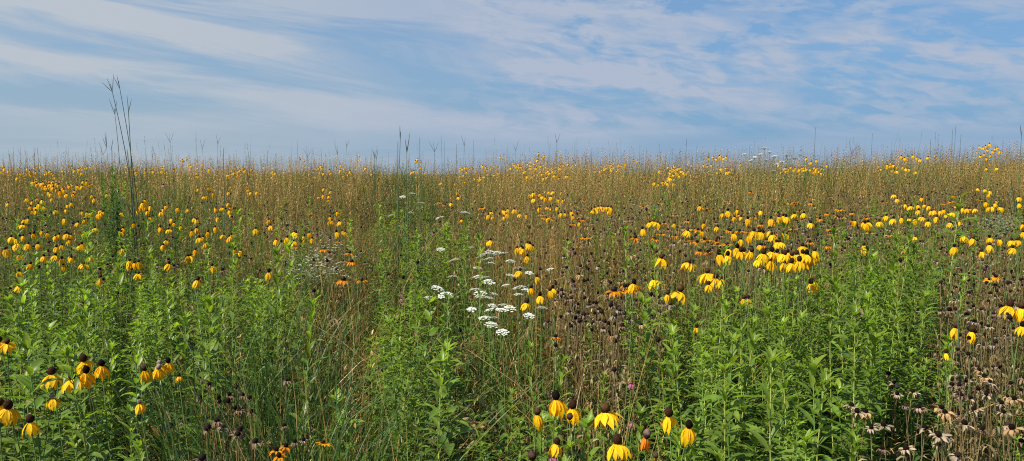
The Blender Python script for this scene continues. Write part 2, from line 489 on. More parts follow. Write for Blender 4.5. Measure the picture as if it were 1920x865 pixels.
# ---- white umbels
def umbel(n, rad):
    fl, rays = T(), T()
    for k in range(n):
        r = rad * math.sqrt((k + 0.5) / n); a = k * 2.4 + random.uniform(-.2, .2)
        c = (r * math.cos(a), r * math.sin(a), 0.014 - 9.0 * r * r + random.uniform(-.001, .002))
        tube(rays, [(0, 0, -0.022), (c[0] * .6, c[1] * .6, -0.008), (c[0], c[1], c[2] - 0.002)], 0.0006, STEM_G, 3)
        for q in range(8):
            w = random.uniform(0, 6.3); rr = random.uniform(0.0005, 0.0058)
            p = (c[0] + rr * math.cos(w), c[1] + rr * math.sin(w), c[2] + random.uniform(-.001, .002))
            for e in range(3):
                leaf(fl, p, w + e * 2.1, 0.2, 0.0054, 0.0046, vary(WHITE, 0.10), rows=3, arch=0.5)
    return fl, rays
UM = []
for n, r in ((20, 0.036), (26, 0.042), (16, 0.030)):
    fl, ry = umbel(n, r)
    UM.append((tmesh('flower_cluster', fl, M_WHITE, False), tmesh('umbel_rays', ry, M_STEM), join(fl, ry)))
UM_STEM_ME = [tmesh('stem', unit_stem(0.0016, STEM_G, STEM_G, b, 7), M_STEM) for b in SU_BEND]
UM_LV_ME = [tmesh('foliage', lobed_leaves(4, 0.15, 0.7, 0.08, 0.008, G_MID), M_LEAF) for b in range(2)]
def wild_carrot(px, py, d, w=None):
    x, y, z = at_depth(px, py, d)
    rz = random.uniform(0, 6.3); k = random.randrange(4); b = SU_BEND[k]
    bx, by = x - math.cos(rz) * b, y - math.sin(rz) * b
    g = float(ground(bx, by)); hh = z - g
    o = thing('wild_carrot', 'flower', 'white umbels of wild carrot', bx, by, g, rz)
    q = random.randrange(3); s = w or random.uniform(0.8, 1.1)
    tl = (random.uniform(-.28, .28), random.uniform(-.28, .28))
    mobj('stem', UM_STEM_ME[k], o, scale=(1, 1, hh - 0.018))
    mobj('foliage', UM_LV_ME[k % 2], o, scale=(1, 1, hh))
    mobj('flower_cluster', UM[q][0], o, loc=(b, 0, hh), tilt=tl, scale=(s,) * 3)
    mobj('umbel_rays', UM[q][1], o, loc=(b, 0, hh), tilt=tl, scale=(s,) * 3)
    ALL.append((o, 'umbel', 'white', px, py))
    return o

# ---- tall bluestem culms
BS_COL = (0.075, 0.11, 0.055, 0.2)
BS_PUR = (0.085, 0.070, 0.065, 0.2)
def bluestem(px, py, bx_px, d, r=0.0028, head=3, blades=3):
    r *= 1.45 if (d < 6.2 and px < 260) else 1.2 if d < 6.2 else 1.0
    if d > 7 and head: head = random.choice((1, 2, 2, 3))
    """one culm from the ground to a forked seed head"""
    x, y, z = at_depth(px, py, d)
    x0 = (bx_px - 960) / F * d; y0 = y + random.uniform(-.05, .05)
    g = float(ground(x0, y0)); H = z - g
    o = thing('tall_grass_culm', 'grass', 'tall bluestem culms above the meadow', x0, y0, g, 0)
    dx = x - x0
    wv = random.uniform(-.012, .012); ph_ = random.uniform(0, 6)
    def ax(u): return (dx * u ** (3.0 if dx < 0 else 2.0) + wv * H * math.sin(ph_ + u * 4) * u * (1 - u) * 3, (y - y0) * u, H * u)
    st = T(); n = 12
    tube(st, [ax(i / n) for i in range(n + 1)], [r * (1.2 - 0.8 * i / n) for i in range(n + 1)], [BS_COL] * (n + 1), 5)
    mobj('culm', tmesh('culm', st, M_STEM), o)
    if head:
        hd = T(); p = np.array(ax(1.0)); p1 = np.array(ax(0.97))
        for k in range(head):
            a = (k - (head - 1) / 2) * random.uniform(.2, .45) + random.uniform(-.1, .1) + (0.45 if dx > 0 else -0.45) * abs(dx) * 4
            L = random.uniform(0.085, 0.14)
            yy = random.uniform(-.3, .3)
            q = [p1 + np.array([math.sin(a) * L * t * 1.2, yy * L * t, math.cos(a) * L * t]) for t in (0, .3, .65, 1)]
            tube(hd, q, [0.0010, 0.0026, 0.0022, 0.0008] if d < 7 else [.0008, .0017, .0015, .0006], BS_PUR, 4)
        mobj('seed_head', tmesh('seed_head', hd, M_DRY), o)
    if blades:
        bl = T()
        for k in range(blades):
            u = random.uniform(0.15, 0.62); p = np.array(ax(u)); az = random.choice((0, PI)) + random.uniform(-.7, .7)
            leaf(bl, p, az, 1.35, random.uniform(0.25, 0.5), 0.009, BS_COL, arch=random.uniform(0.2, 1.4), rows=6, fold=0.3)
        mobj('leaf_blades', tmesh('leaf_blades', bl, M_LEAF), o)
    ALL.append((o, 'culm', 'forked-headed' if head else 'bare-tipped', px, py))
    return o

# ------------------------------------------------------------------ replicated masses (stuff)
def replicate(t, X, Y, Z, S, SZ, RZ, CM=None):
    """many copies of one template as one set of arrays; CM: per copy colour factor (n,3)"""
    V, Fq, C = t.arrays(); n = len(X); m = len(V)
    c, s = np.cos(RZ)[:, None], np.sin(RZ)[:, None]
    vx = (V[None, :, 0] * c - V[None, :, 1] * s) * S[:, None] + X[:, None]
    vy = (V[None, :, 0] * s + V[None, :, 1] * c) * S[:, None] + Y[:, None]
    vz = V[None, :, 2] * SZ[:, None] + Z[:, None]
    W = np.stack([vx, vy, vz], -1).reshape(-1, 3)
    Q = (Fq[None] + (np.arange(n) * m)[:, None, None]).reshape(-1, 4)
    K = np.repeat(C[None], n, 0)
    if CM is not None: K[:, :, :3] *= CM[:, None, :]
    return W, Q, K.reshape(-1, 4)

def merge(arrs):
    o = 0; VV = []; QQ = []; CC = []
    for V, Q, C in arrs:
        VV.append(V); QQ.append(Q + o); CC.append(C); o += len(V)
    return np.concatenate(VV), np.concatenate(QQ), np.concatenate(CC)

def blades(X, Y, H, W, LEAN, BEND, CB, CT, seg=5, alpha=0.5, z0=None):
    """ribbons that rise from the ground: lean and bend are lengths in x,y at the tip"""
    n = len(X)
    Z = ground(X, Y) - 0.01 if z0 is None else z0
    fa = R.uniform(0, 2 * PI, n)
    sx, sy = np.cos(fa), np.sin(fa)
    VV = np.zeros((n, seg + 1, 2, 3)); CC = np.zeros((n, seg + 1, 2, 4))
    for i in range(seg + 1):
        u = i / seg
        px = X + LEAN[:, 0] * u + BEND[:, 0] * u ** 3
        py = Y + LEAN[:, 1] * u + BEND[:, 1] * u ** 3
        bl = np.hypot(BEND[:, 0], BEND[:, 1])
        pz = Z + H * u - 0.35 * bl * u ** 4
        w = W * (1.0 - 0.9 * u ** 1.8) * 0.5
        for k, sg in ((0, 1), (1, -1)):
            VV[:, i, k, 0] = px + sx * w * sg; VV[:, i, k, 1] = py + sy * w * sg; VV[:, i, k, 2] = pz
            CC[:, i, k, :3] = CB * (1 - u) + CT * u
            CC[:, i, k, 3] = alpha
    idx = np.arange(n)[:, None] * (2 * (seg + 1))
    Q = []
    for i in range(seg):
        a = idx + 2 * i
        Q.append(np.concatenate([a, a + 1, a + 3, a + 2], 1))
    return VV.reshape(-1, 3), np.concatenate(Q), CC.reshape(-1, 4)

def blade_tip(X, Y, H, LEAN, BEND):
    bl = np.hypot(BEND[:, 0], BEND[:, 1])
    return X + LEAN[:, 0] + BEND[:, 0], Y + LEAN[:, 1] + BEND[:, 1], ground(X, Y) - 0.01 + H - 0.35 * bl

def stuff(name, arrs, mat, label, smooth=False):
    V, Q, C = merge(arrs)
    o = mobj(name, mesh_from(name, V, Q, C, mat, smooth))
    return setkind(o, 'stuff', label)

HEADS = []
def clear_of_heads(x, y, z):
    u, v, zc = project(x, y, z)
    ok = np.ones(len(x), bool)
    for hx, hy, hd in HEADS:
        ok &= ~((np.abs(u - hx) < 36 / hd) & (v < hy + 95 / hd) & (y < hd) & (y > hd - 1.5))
    return ok

# zones of the meadow: how green / dry / dark each patch is, as blobs round the spot where the plant tops show
def blob(u, v, items):
    w = np.zeros_like(u)
    for (cx, cy, rx, ry, a) in items:
        w = np.maximum(w, a * np.exp(-(((u - cx) / rx) ** 2 + ((v - cy) / ry) ** 2) ** 1.5))
    return w
Z_GOLD = [(150, 560, 330, 130, 1), (60, 700, 230, 170, .9), (480, 580, 120, 90, .9), (230, 780, 170, 120, .6), (790, 600, 95, 190, .95), (1030, 780, 120, 130, .7), (1300, 700, 140, 150, .9), (1500, 640, 300, 170, 1),
          (1630, 560, 160, 130, 1), (1450, 820, 250, 100, .9), (900, 700, 100, 120, .6)]
Z_TAN = [(560, 640, 150, 260, 1), (1010, 480, 90, 170, 1), (1120, 600, 110, 150, .9), (680, 600, 40, 260, .9), (640, 500, 120, 80, .8)]
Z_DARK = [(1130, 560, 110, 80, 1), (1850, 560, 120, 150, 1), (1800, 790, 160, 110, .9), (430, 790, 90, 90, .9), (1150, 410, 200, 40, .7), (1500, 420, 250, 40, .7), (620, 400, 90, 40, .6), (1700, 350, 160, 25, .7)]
Z_BLUE = [(470, 690, 110, 170, 1), (600, 780, 80, 120, .7), (250, 350, 60, 60, .5), (750, 380, 60, 90, .6)]
Z_LUSH = [(1180, 450, 60, 60, .8), (1520, 350, 60, 40, .8), (350, 380, 60, 40, .7), (60, 370, 60, 40, .6), (1350, 340, 90, 25, .6)]

def scatter(n, y0, y1, pw=1.0, half=0.74, margin=0.35):
    """points spread over the wedge the camera looks over"""
    u = R.random(n)
    y = np.sqrt(y0 ** 2 + u * (y1 ** 2 - y0 ** 2)) if pw == 1.0 else y0 + (y1 - y0) * u ** pw
    x = (R.random(n) * 2 - 1) * (y * half + margin)
    return x, y

def clumpy(x, y, s=2.1, k=0):
    return 0.5 + 0.25 * (np.sin(x * s + 1.7 * np.sin(y * s * .8 + k)) + np.sin(y * s * 1.3 + 1.3 * np.sin(x * s * .9 + 2 * k + 1)))

# -- grass: dry tan culms, green blades, blue-green blades
TAN = np.array([[0.36, 0.235, 0.072], [0.29, 0.170, 0.050], [0.42, 0.30, 0.115], [0.22, 0.120, 0.042], [0.31, 0.225, 0.055]])
GRN = np.array([[0.105, 0.170, 0.022], [0.070, 0.135, 0.020], [0.165, 0.205, 0.032], [0.055, 0.115, 0.024]])
BLU = np.array([[0.060, 0.124, 0.034], [0.045, 0.098, 0.030], [0.088, 0.146, 0.036]])

SPK = T()
for k in range(9):
    leaf(SPK, (0, 0, k * 0.011), k * 2.4, 1.05, 0.017, 0.0045, (1, 1, 1, 0.5), arch=0.3, rows=3)
SPK2 = T()
for k in range(11):
    a = k * 2.4; z = k * 0.012; L = 0.035 * (1 - k / 14)
    leaf(SPK2, (0, 0, z), a, 0.7, L, 0.0030, (1, 1, 1, 0.5), arch=0.5, rows=3)

def grass_zone(n, y0, y1, seg, wk, dens_tan=1.0, seeds=0.35, tag=0):
    x, y = scatter(n, y0, y1, margin=1.1 if y0 < 4 else .6)
    Hc = 1.0
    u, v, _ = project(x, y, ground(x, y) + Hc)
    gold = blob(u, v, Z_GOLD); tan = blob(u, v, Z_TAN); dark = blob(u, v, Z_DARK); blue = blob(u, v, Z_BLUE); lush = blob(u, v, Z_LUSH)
    far = np.clip((420 - v) / 80, 0, 1)
    cl = clumpy(x, y)
    p_tan = 0.25 + 0.16 * far + 0.5 * tan - 0.42 * gold - 0.3 * lush - 0.45 * blue + 0.45 * (cl - .5) + 0.6 * (clumpy(x, y * 1.6, .8, 9) - .5)
    p_blu = 0.06 + 0.75 * blue
    r = R.random(n)
    kind = np.where(r < np.clip(p_tan, .06, .95), 0, np.where(R.random(n) < p_blu, 2, 1))
    keep = R.random(n) < np.clip(1.0 - 0.45 * gold - 0.15 * dark, .2, 1)
    keep &= clear_of_heads(x, y, ground(x, y) + 0.95)
    outs = {}
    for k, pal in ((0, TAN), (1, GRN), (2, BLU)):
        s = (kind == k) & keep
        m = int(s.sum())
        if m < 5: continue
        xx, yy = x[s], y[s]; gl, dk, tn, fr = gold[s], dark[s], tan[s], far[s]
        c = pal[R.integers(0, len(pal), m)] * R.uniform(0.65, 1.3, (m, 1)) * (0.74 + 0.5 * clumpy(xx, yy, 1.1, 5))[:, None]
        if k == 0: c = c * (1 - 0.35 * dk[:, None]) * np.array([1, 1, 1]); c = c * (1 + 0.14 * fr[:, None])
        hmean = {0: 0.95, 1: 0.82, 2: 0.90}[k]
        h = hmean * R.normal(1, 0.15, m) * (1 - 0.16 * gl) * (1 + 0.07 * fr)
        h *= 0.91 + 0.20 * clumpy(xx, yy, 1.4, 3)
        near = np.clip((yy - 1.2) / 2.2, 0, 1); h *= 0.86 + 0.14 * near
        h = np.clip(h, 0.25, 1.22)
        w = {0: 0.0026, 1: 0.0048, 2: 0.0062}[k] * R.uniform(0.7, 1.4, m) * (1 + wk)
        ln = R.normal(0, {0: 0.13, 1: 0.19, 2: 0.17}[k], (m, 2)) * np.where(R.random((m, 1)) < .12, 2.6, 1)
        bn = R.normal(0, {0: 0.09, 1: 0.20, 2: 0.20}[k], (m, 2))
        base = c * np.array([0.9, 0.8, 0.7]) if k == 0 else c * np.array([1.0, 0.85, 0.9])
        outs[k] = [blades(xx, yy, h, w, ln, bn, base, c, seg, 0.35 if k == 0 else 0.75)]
        if k == 0:
            ss = R.random(m) < seeds * (0.5 + 0.7 * fr)
            if ss.sum() > 3:
                tx, ty, tz = blade_tip(xx[ss], yy[ss], h[ss], ln[ss], bn[ss]); q = int(ss.sum())
                cm = c[ss] * np.array([1.08, 1.0, .95])
                half = R.random(q) < .5
                for tmpl, hf in ((SPK, half), (SPK2, ~half)):
                    if hf.sum():
                        a = R.uniform(.7, 1.3, int(hf.sum())) * (1 + 0.3 * wk)
                        outs[k].append(replicate(tmpl, tx[hf], ty[hf], tz[hf] - 0.06, a, a, R.uniform(0, 6.3, int(hf.sum())), cm[hf]))
    return outs

# -- masses of plants beyond those built one by one
def mass(n, blobs, hmean, hsd, temps, clump=False, ymin=0, ymax=17, cv=0.15, sw=1.0, u0=-450, u1=2370):
    """tips are spread over blobs of the view of the meadow, then set on the ground where such a plant would stand"""
    outs = []; pts = []
    wts = np.array([b[2] * b[3] * b[4] for b in blobs], float); wts /= wts.sum()
    pick = R.choice(len(blobs), n, p=wts)
    sub = {}
    for i in pick:
        b = blobs[i]
        if clump:
            if i not in sub: sub[i] = [(R.normal(b[0], b[2] * .6), R.normal(b[1], b[3] * .5)) for _ in range(max(3, int(b[2] / 16)))]
            q = sub[i][R.integers(len(sub[i]))]; px = R.normal(q[0], 9); py = R.normal(q[1], 4)
        else:
            px = R.normal(b[0], b[2] * .6); py = R.normal(b[1], b[3] * .6)
        if not (u0 < px < u1) or py < 306: continue
        h = R.normal(hmean, hsd)
        x, y, z = find(px, py, h)
        if y > ymax or y < ymin or y > 14.5: continue
        pts.append((x, y, z - float(ground(x, y))))
    pts = np.array(pts)
    pts = pts[clear_of_heads(pts[:, 0], pts[:, 1], ground(pts[:, 0], pts[:, 1]) + pts[:, 2])]
    which = R.integers(0, len(temps), len(pts))
    for k, t in enumerate(temps):
        s = which == k
        if s.sum() == 0: continue
        p = pts[s]; m = len(p)
        sc = R.uniform(.9, 1.15, m) * sw
        outs.append(replicate(t, p[:, 0], p[:, 1], ground(p[:, 0], p[:, 1]), sc, p[:, 2], R.uniform(0, 6.3, m), R.uniform(1 - cv, 1 + cv, (m, 1)) * np.ones(3)))
    return outs

def C4(l): return [(x / 2.836, 270 + y / 2.836) for x, y in l]
def C5(l): return [(640 + x / 2.836, 270 + y / 2.836) for x, y in l]
def C6(l): return [(1280 + x / 2.836, 270 + y / 2.836) for x, y in l]

NEARD = {}
# ---- near coneflowers: (px, py of the cone, depth, variant, size)
NEAR = [(97, 702, 2.3, 1, 1), (135, 711, 2.2, 0, 1), (157, 677, 2.3, 1, 1), (162, 699, 2.3, 3, 1), (192, 686, 2.35, 3, 1), (98, 747, 2.3, 5, .85), (15, 766, 1.9, 1, 1.0), (-2, 760, 2.0, 2, 1), (57, 791, 2.1, 4, 1),
        (272, 694, 2.5, 2, 1), (297, 692, 2.4, 5, 1), (299, 684, 2.6, 5, .9), (316, 680, 2.6, 3, .9), (262, 757, 2.5, 5, .95), (335, 706, 2.9, 6, .7), (13, 644, 3.0, 0, 1), (0, 640, 3.0, 1, 1),
        (1043.5, 749, 1.85, 3, 1.0), (1073, 765, 1.85, 4, 1.0), (1067, 786, 1.9, BARE_CF, .8), (1007, 777, 1.95, 2, .95), (1133, 772, 1.8, 0, 1.08), (1254.5, 780, 1.9, 4, 1.0), (1291.5, 802, 1.85, 3, 1.0),
        (1043, 832, 1.95, 4, .9), (1156.5, 831, 1.75, 1, 1.0), (1212, 821, 1.85, ORANGE_CF, 1.0), (999, 862, 1.85, BARE_CF, 1.0), (1230, 858, 2.0, BARE_CF, .8),
        (1241, 484, 3.3, 0, 1.15), (1227, 524, 3.1, 1, 1.1), (1292, 492, 3.1, 0, 1.1), (1275, 546, 2.7, 0, 1.1), (1326, 512, 3.0, 0, 1.1), (1343, 522, 3.0, 1, 1), (1356, 524, 3.1, 4, 1), (1329, 534, 3.2, 1, .8), (1252, 552, 3.2, 2, .9),
        (1528, 528, 2.9, 4, .85), (1521, 532, 2.9, 3, .9), (1402, 560, 3.0, 6, .8), (1395, 560, 3.0, 2, .8), (1792, 615, 2.7, 2, 1), (1822, 622, 2.7, 2, 1), (1893, 574, 2.8, 1, 1.1), (1915, 578, 2.8, 2, 1.1), (1774, 662, 3.0, 4, .7), (1917, 612, 2.8, 3, .9),
        (1306, 614, 3.2, 6, .8), (988, 568, 3.3, 1, .95), (996, 540, 3.5, 2, .9), (1012, 555, 3.4, 3, .9), (1031, 545, 3.5, 2, .9), (1036, 541, 3.5, 3, .8), (975, 508, 3.6, 1, .95), (1006, 519, 3.7, 2, .8)]
for px, py, d, v, s in NEAR:
    dd = min(d, find(px, py, 1.03)[1]); NEARD[(px, py)] = dd
    coneflower(px, py, d=dd, var=v, size=s * dd / d); HEADS.append((px, py, dd))

LEFT = C4([(48,325),(120,345),(145,342),(178,298),(203,298),(255,297),(270,238),(78,418),(122,447),(150,415),(190,372),(165,372),(240,360),(235,385),(300,345),(330,332),(347,322),(365,357),(437,368),(462,382),(450,420),(415,435),(455,492),(515,458),(505,465),(225,480),(180,495),(85,522),(60,512),(122,507),(295,508),(320,520),(345,500),(355,495),(370,530),(375,500),(345,540),(300,565),(330,555),(315,500),(423,560),(435,550),(475,545),(470,570),(610,565),(650,575),(720,360),(685,382),(700,410),(712,440),(752,435),(800,375),(805,405),(850,462),(885,375),(900,350),(960,352),(910,438),(945,412),(965,415),(895,472),(925,470),(960,455),(1045,420),(1075,247),(1090,240),(1135,270),(1075,290),(1095,283),(1223,235),(1260,265),(1310,250),(1305,265),(1332,262),(1277,300),(1380,298),(1215,345),(1230,325),(1242,322),(1190,350),(1190,370),(1170,347),(1115,395),(1130,410),(1133,353),(655,465),(645,485),(865,525),(885,530),(868,555),(825,567),(1020,480),(1045,465),(1015,492),(1090,480),(1105,485),(1060,515),(1080,512),(1095,545),(1145,460),(1140,480),(1135,500),(1190,500),(1220,510),(1215,520),(1230,500),(1245,580),(1280,585),(1250,575),(1040,580),(1010,612),(1000,615),(690,640),(710,625),(740,620),(765,620),(715,650),(690,655),(735,645),(865,650),(900,655),(735,707),(750,602),(285,640),(330,628),(380,622),(295,610),(310,660),(335,662),(240,580),(235,615),(215,630),(165,655),(455,625),(450,655),(105,770),(100,695),(530,730),(710,742),(1050,742),(1130,665),(1203,755),(1405,635),(1430,700),(1710,245),(1750,260),(1710,280),(1725,285),(1740,305),(1705,290),(1680,185),(1757,405),(1765,425),(1750,430),(1805,430),(1795,380),(1790,485),(1575,490),(1560,535),(1660,520),(400,275),(385,280),(360,285),(415,275),(465,282),(490,300)])
MID = C5([(565,215),(597,218),(640,210),(615,265),(612,293),(550,325),(785,395),(775,400),(795,380),(835,380),(858,360),(860,355),(885,355),(870,390),(897,405),(905,365),(890,370),(1025,290),(1055,275),(1080,290),(1100,300),(1125,262),(1160,265),(1175,262),(1140,305),(1165,305),(1148,345),(1095,345),(1085,345),(1040,345),(950,390),(985,395),(1168,385),(1188,385),(1210,380),(1230,400),(1095,415),(640,420),(780,535),(795,530),(935,570),(955,565),(965,575),(990,545),(1005,550),(1018,560),(990,615),(5,480),(20,485),(1640,435),(1660,430),(1680,435),(1695,445),(1600,470),(1770,440),(1265,435),(1555,760)])
RIGHT = C6([(92,340),(240,365),(295,370),(310,405),(275,405),(347,415),(470,415),(510,405),(535,400),(550,405),(595,390),(645,385),(680,437),(310,525),(353,505),(380,480),(405,490),(430,490),(410,485),(465,480),(475,500),(535,490),(500,540),(515,540),(495,515),(370,575),(365,590),(410,555),(300,580),(310,590),(325,590),(290,570),(400,632),(430,600),(470,640),(475,590),(500,595),(530,600),(545,605),(560,595),(580,610),(605,605),(635,560),(655,570),(640,600),(660,605),(700,585),(700,610),(665,635),(670,630),(590,640),(620,640),(540,650),(580,650),(195,605),(240,610),(240,575),(960,435),(970,440),(985,435),(1045,430),(1120,415),(1083,400),(1170,280),(1160,300),(1215,330),(1215,340),(1235,335),(1258,295),(1255,370),(1287,332),(1303,375),(1345,340),(1275,405),(1305,430),(1350,405),(1400,365),(1435,360),(1390,362),(1607,250),(1602,340),(1655,320),(1660,345),(1680,345),(1690,325),(1700,345),(1715,290),(1740,325),(1815,445),(1812,485),(1633,515),(1630,555),(1685,525),(1750,530),(1775,530),(1785,530),(1757,570),(1590,590),(1445,565),(1495,505),(1545,520)])
def hgt(px, py):
    h = 1.07 if px < 1150 else 1.14
    return h + random.uniform(-0.05, 0.06)
n_near = len(NEAR)
CAND = []
for L_ in (LEFT, MID, RIGHT):
    for px, py in L_:
        if any(abs(px - a[0]) < 9 and abs(py - a[1]) < 12 for a in NEAR): continue
        if px < 560 and py > 360 and random.random() < .22: continue
        # the lists hold the middle of each skirt of petals; the cone sits a little above
        up = 6 if py > 400 else 3
        CAND.append((px, py - up, hgt(px, py), random.choice([1, 2, 2, 3, 3, 6, 4, 0] if px < 1300 else [1, 2, 3, 3, 2, 6, 1])))
CAND.sort(key=lambda c: -find(c[0], c[1], c[2])[2] if False else find(c[0], c[1], c[2])[1])
N_ONE = 296 - n_near - 50
MORE_CF = CAND[N_ONE:]
for px, py, h, v in CAND[:N_ONE]:
    coneflower(px, py, h=h, var=v, size=.68 if px < 1300 else .82)
    HEADS.append((px, py, find(px, py, h)[1]))
# sprays standing clear of the meadow's skyline
SKY_SPRAY = [(1836,275),(1843,277),(1848,274),(1855,270),(1852,281),(1860,284),(1866,279),(1845,289),(1857,291),(1870,277),(1875,284),(1849,297),(1838,293),
             (1690,293),(1696,297),(1702,294),(1711,292),(1718,296),(1726,299),(1740,295),(1328,297),(1337,294),(1343,298),(1349,293),(1356,297),(1362,294),(1010,287),(1016,296),(1021,292),(1008,300),
             (783,298),(789,302),(779,302),(938,294),(562,297),(570,301),(342,300),(350,297),(1188,300),(1195,303),(1512,297),(1530,301),(1521,304)]
for px, py in SKY_SPRAY:
    coneflower(px, py, d=random.uniform(7.6, 9.0) if px > 1300 else random.uniform(9.5, 11.5), var=random.choice([2, 3, 6]), size=1.0, parts=False)

# ---- black-eyed susans
for px, py, d, v in [(606, 832, 2.0, 0), (518, 846, 2.0, 1), (536, 838, 2.05, 1), (524, 857, 1.95, 1), (553, 830, 2.1, 3), (532, 800, 2.3, 3), (569, 827, 2.1, 2), (1042, 633, 2.8, 1),
                     (1791, 369, None, 0), (1794, 388, None, 0), (1773, 383, None, 0), (1782, 379, None, 0), (1573, 394, None, 1), (1597, 400, None, 1), (1570, 407, None, 1), (1598, 415, None, 1), (1537, 411, None, 1), (1837, 375, None, 1), (1817, 392, None, 1),
                     (1176, 539, None, 1), (1190, 535, None, 1), (1183, 547, None, 1), (1320, 450, None, 1), (1325, 452, None, 0), (1343, 453, None, 1), (1307, 455, None, 1), (1328, 474, None, 1), (1228, 449, None, 1), (1290, 415, None, 1), (1368, 381, None, 1), (1562, 442, None, 0), (1519, 455, None, 1), (1697, 470, None, 1), (1868, 520, None, 1), (1856, 525, None, 0), (824, 380, None, 1), (834, 385, None, 1), (955, 330, None, 1)]:
    s_ = 1.0
    if d: d0 = d; d = min(d, find(px, py, 1.0)[1]); HEADS.append((px, py, d)); s_ = .8 * d / d0
    susan(px, py, v, d=d, h=1.02, size=s_)

# ---- dried flowers: those told apart near the camera
DR = [(1500 + x / 3.845, 640 + y / 3.845) for x, y in [(675,305),(810,370),(700,385),(410,515),(470,515),(760,470),(860,485),(510,630),(600,610),(903,632),(1005,685),(1000,755),(1135,830),(1150,530),(1370,300),(1345,390),(1225,415),(1150,380),(1200,295),(1390,190),(1440,200),(1590,360),(1500,405),(1470,520),(1530,630),(1310,640),(1090,320),(760,780),(590,780),(370,470),(1600,735),(1015,485),(1045,520),(1290,215),(1330,260),(1450,450),(1540,420),(1400,330),(1250,500),(1180,600),(1060,700)]]
for i, (px, py) in enumerate(DR):
    y_ = {0: 2, 1: 2, 9: 2, 31: 6, 24: 6, 22: 6, 33: 6}.get(i, random.choice([2, 3, 2, 5, 6, 2]))
    susan(px, py, y_, h=0.95 - 0.05 * random.random(), size=random.uniform(.72, .98)); HEADS.append((px, py, find(px, py, .92)[1]))
for x, y in [(75,110),(155,165),(75,290),(345,255),(468,262),(535,288),(480,375),(548,415),(260,325),(400,385),(435,400),(240,290),(410,190),(340,320)]:
    susan(360 + x / 4.943, 690 + y / 4.943, random.choice([3, 4, 3, 4]), h=0.92, size=.85); HEADS.append((360 + x / 4.943, 690 + y / 4.943, find(360 + x / 4.943, 690 + y / 4.943, .92)[1]))
def spread(n, blobs, mind=5):
    out = []; tries = 0
    wts = [b[2] * b[3] * b[4] for b in blobs]
    while len(out) < n and tries < n * 60:
        tries += 1
        b = random.choices(blobs, wts)[0]
        px, py = b[0] + random.uniform(-1, 1) * b[2], b[1] + random.uniform(-1, 1) * b[3]
        if ((px - b[0]) / b[2]) ** 2 + ((py - b[1]) / b[3]) ** 2 > 1 or not -5 < px < 1925: continue
        if any((px - a) ** 2 + (py - c) ** 2 < mind ** 2 for a, c in out): continue
        out.append((px, py))
    return out
DARK_NEAR = [(1135, 560, 105, 75, 1), (1850, 560, 75, 90, .9), (1850, 700, 80, 60, .2), (1600, 465, 110, 25, .6), (1230, 490, 60, 25, .5)]
for px, py in spread(170, DARK_NEAR, 12):
    susan(px, py, random.choice([3, 3, 4, 4, 4, 5, 6] if px < 1400 else [2, 3, 4, 4, 5, 3]), h=0.94 + random.uniform(-.09, .09), size=random.uniform(.65, 1.0))

# ---- wild carrot umbels
UMB = [(826,469),(879,468),(908,480),(921,475),(933,475),(944,478),(916,488),(957,491),(919,496),(895,505),(975,506),(1032,507),(992,514),(849,520),(896,521),(909,522),(958,520),(913,529),(923,534),(948,537),(820,542),(891,546),(900,551),(900,557),(927,553),(974,541),(986,546),(972,554),(915,561),(835,555),(805,561),(923,574),(943,574),(918,584),(936,583),(954,580),(909,598),(927,598),(921,610),(992,593),(942,624),(1017,579),(852,489),(884,583)]
for px, py in UMB:
    dd = find(px, py, 1.0)[1]
    wild_carrot(px, py, dd, dd / 4.0 * random.uniform(.6, .98))
    if random.random() < .6: HEADS.append((px, py, dd))
for px, py, d in [(774,365,6.4),(790,382,6.0),(735,405,5.4),(872,400,5.4),(825,411,5.3),(770,400,5.6),(755,370,6.5),(1395,290,8.6),(1415,296,8.7),(1433,278,8.5),(1443,286,8.8),(1426,290,8.6),(1452,294,8.9),(1475,291,8.7),(1481,298,8.8),(1491,297,9),(1466,304,8.7),(1437,301,8.4),(1500,291,8.9),(1408,302,8.6),(1456,309,8.6),(1484,310,8.6),(1470,318,8.4),(1450,322,8.4)]:
    wild_carrot(px, py, d, random.uniform(.7, 1.05))

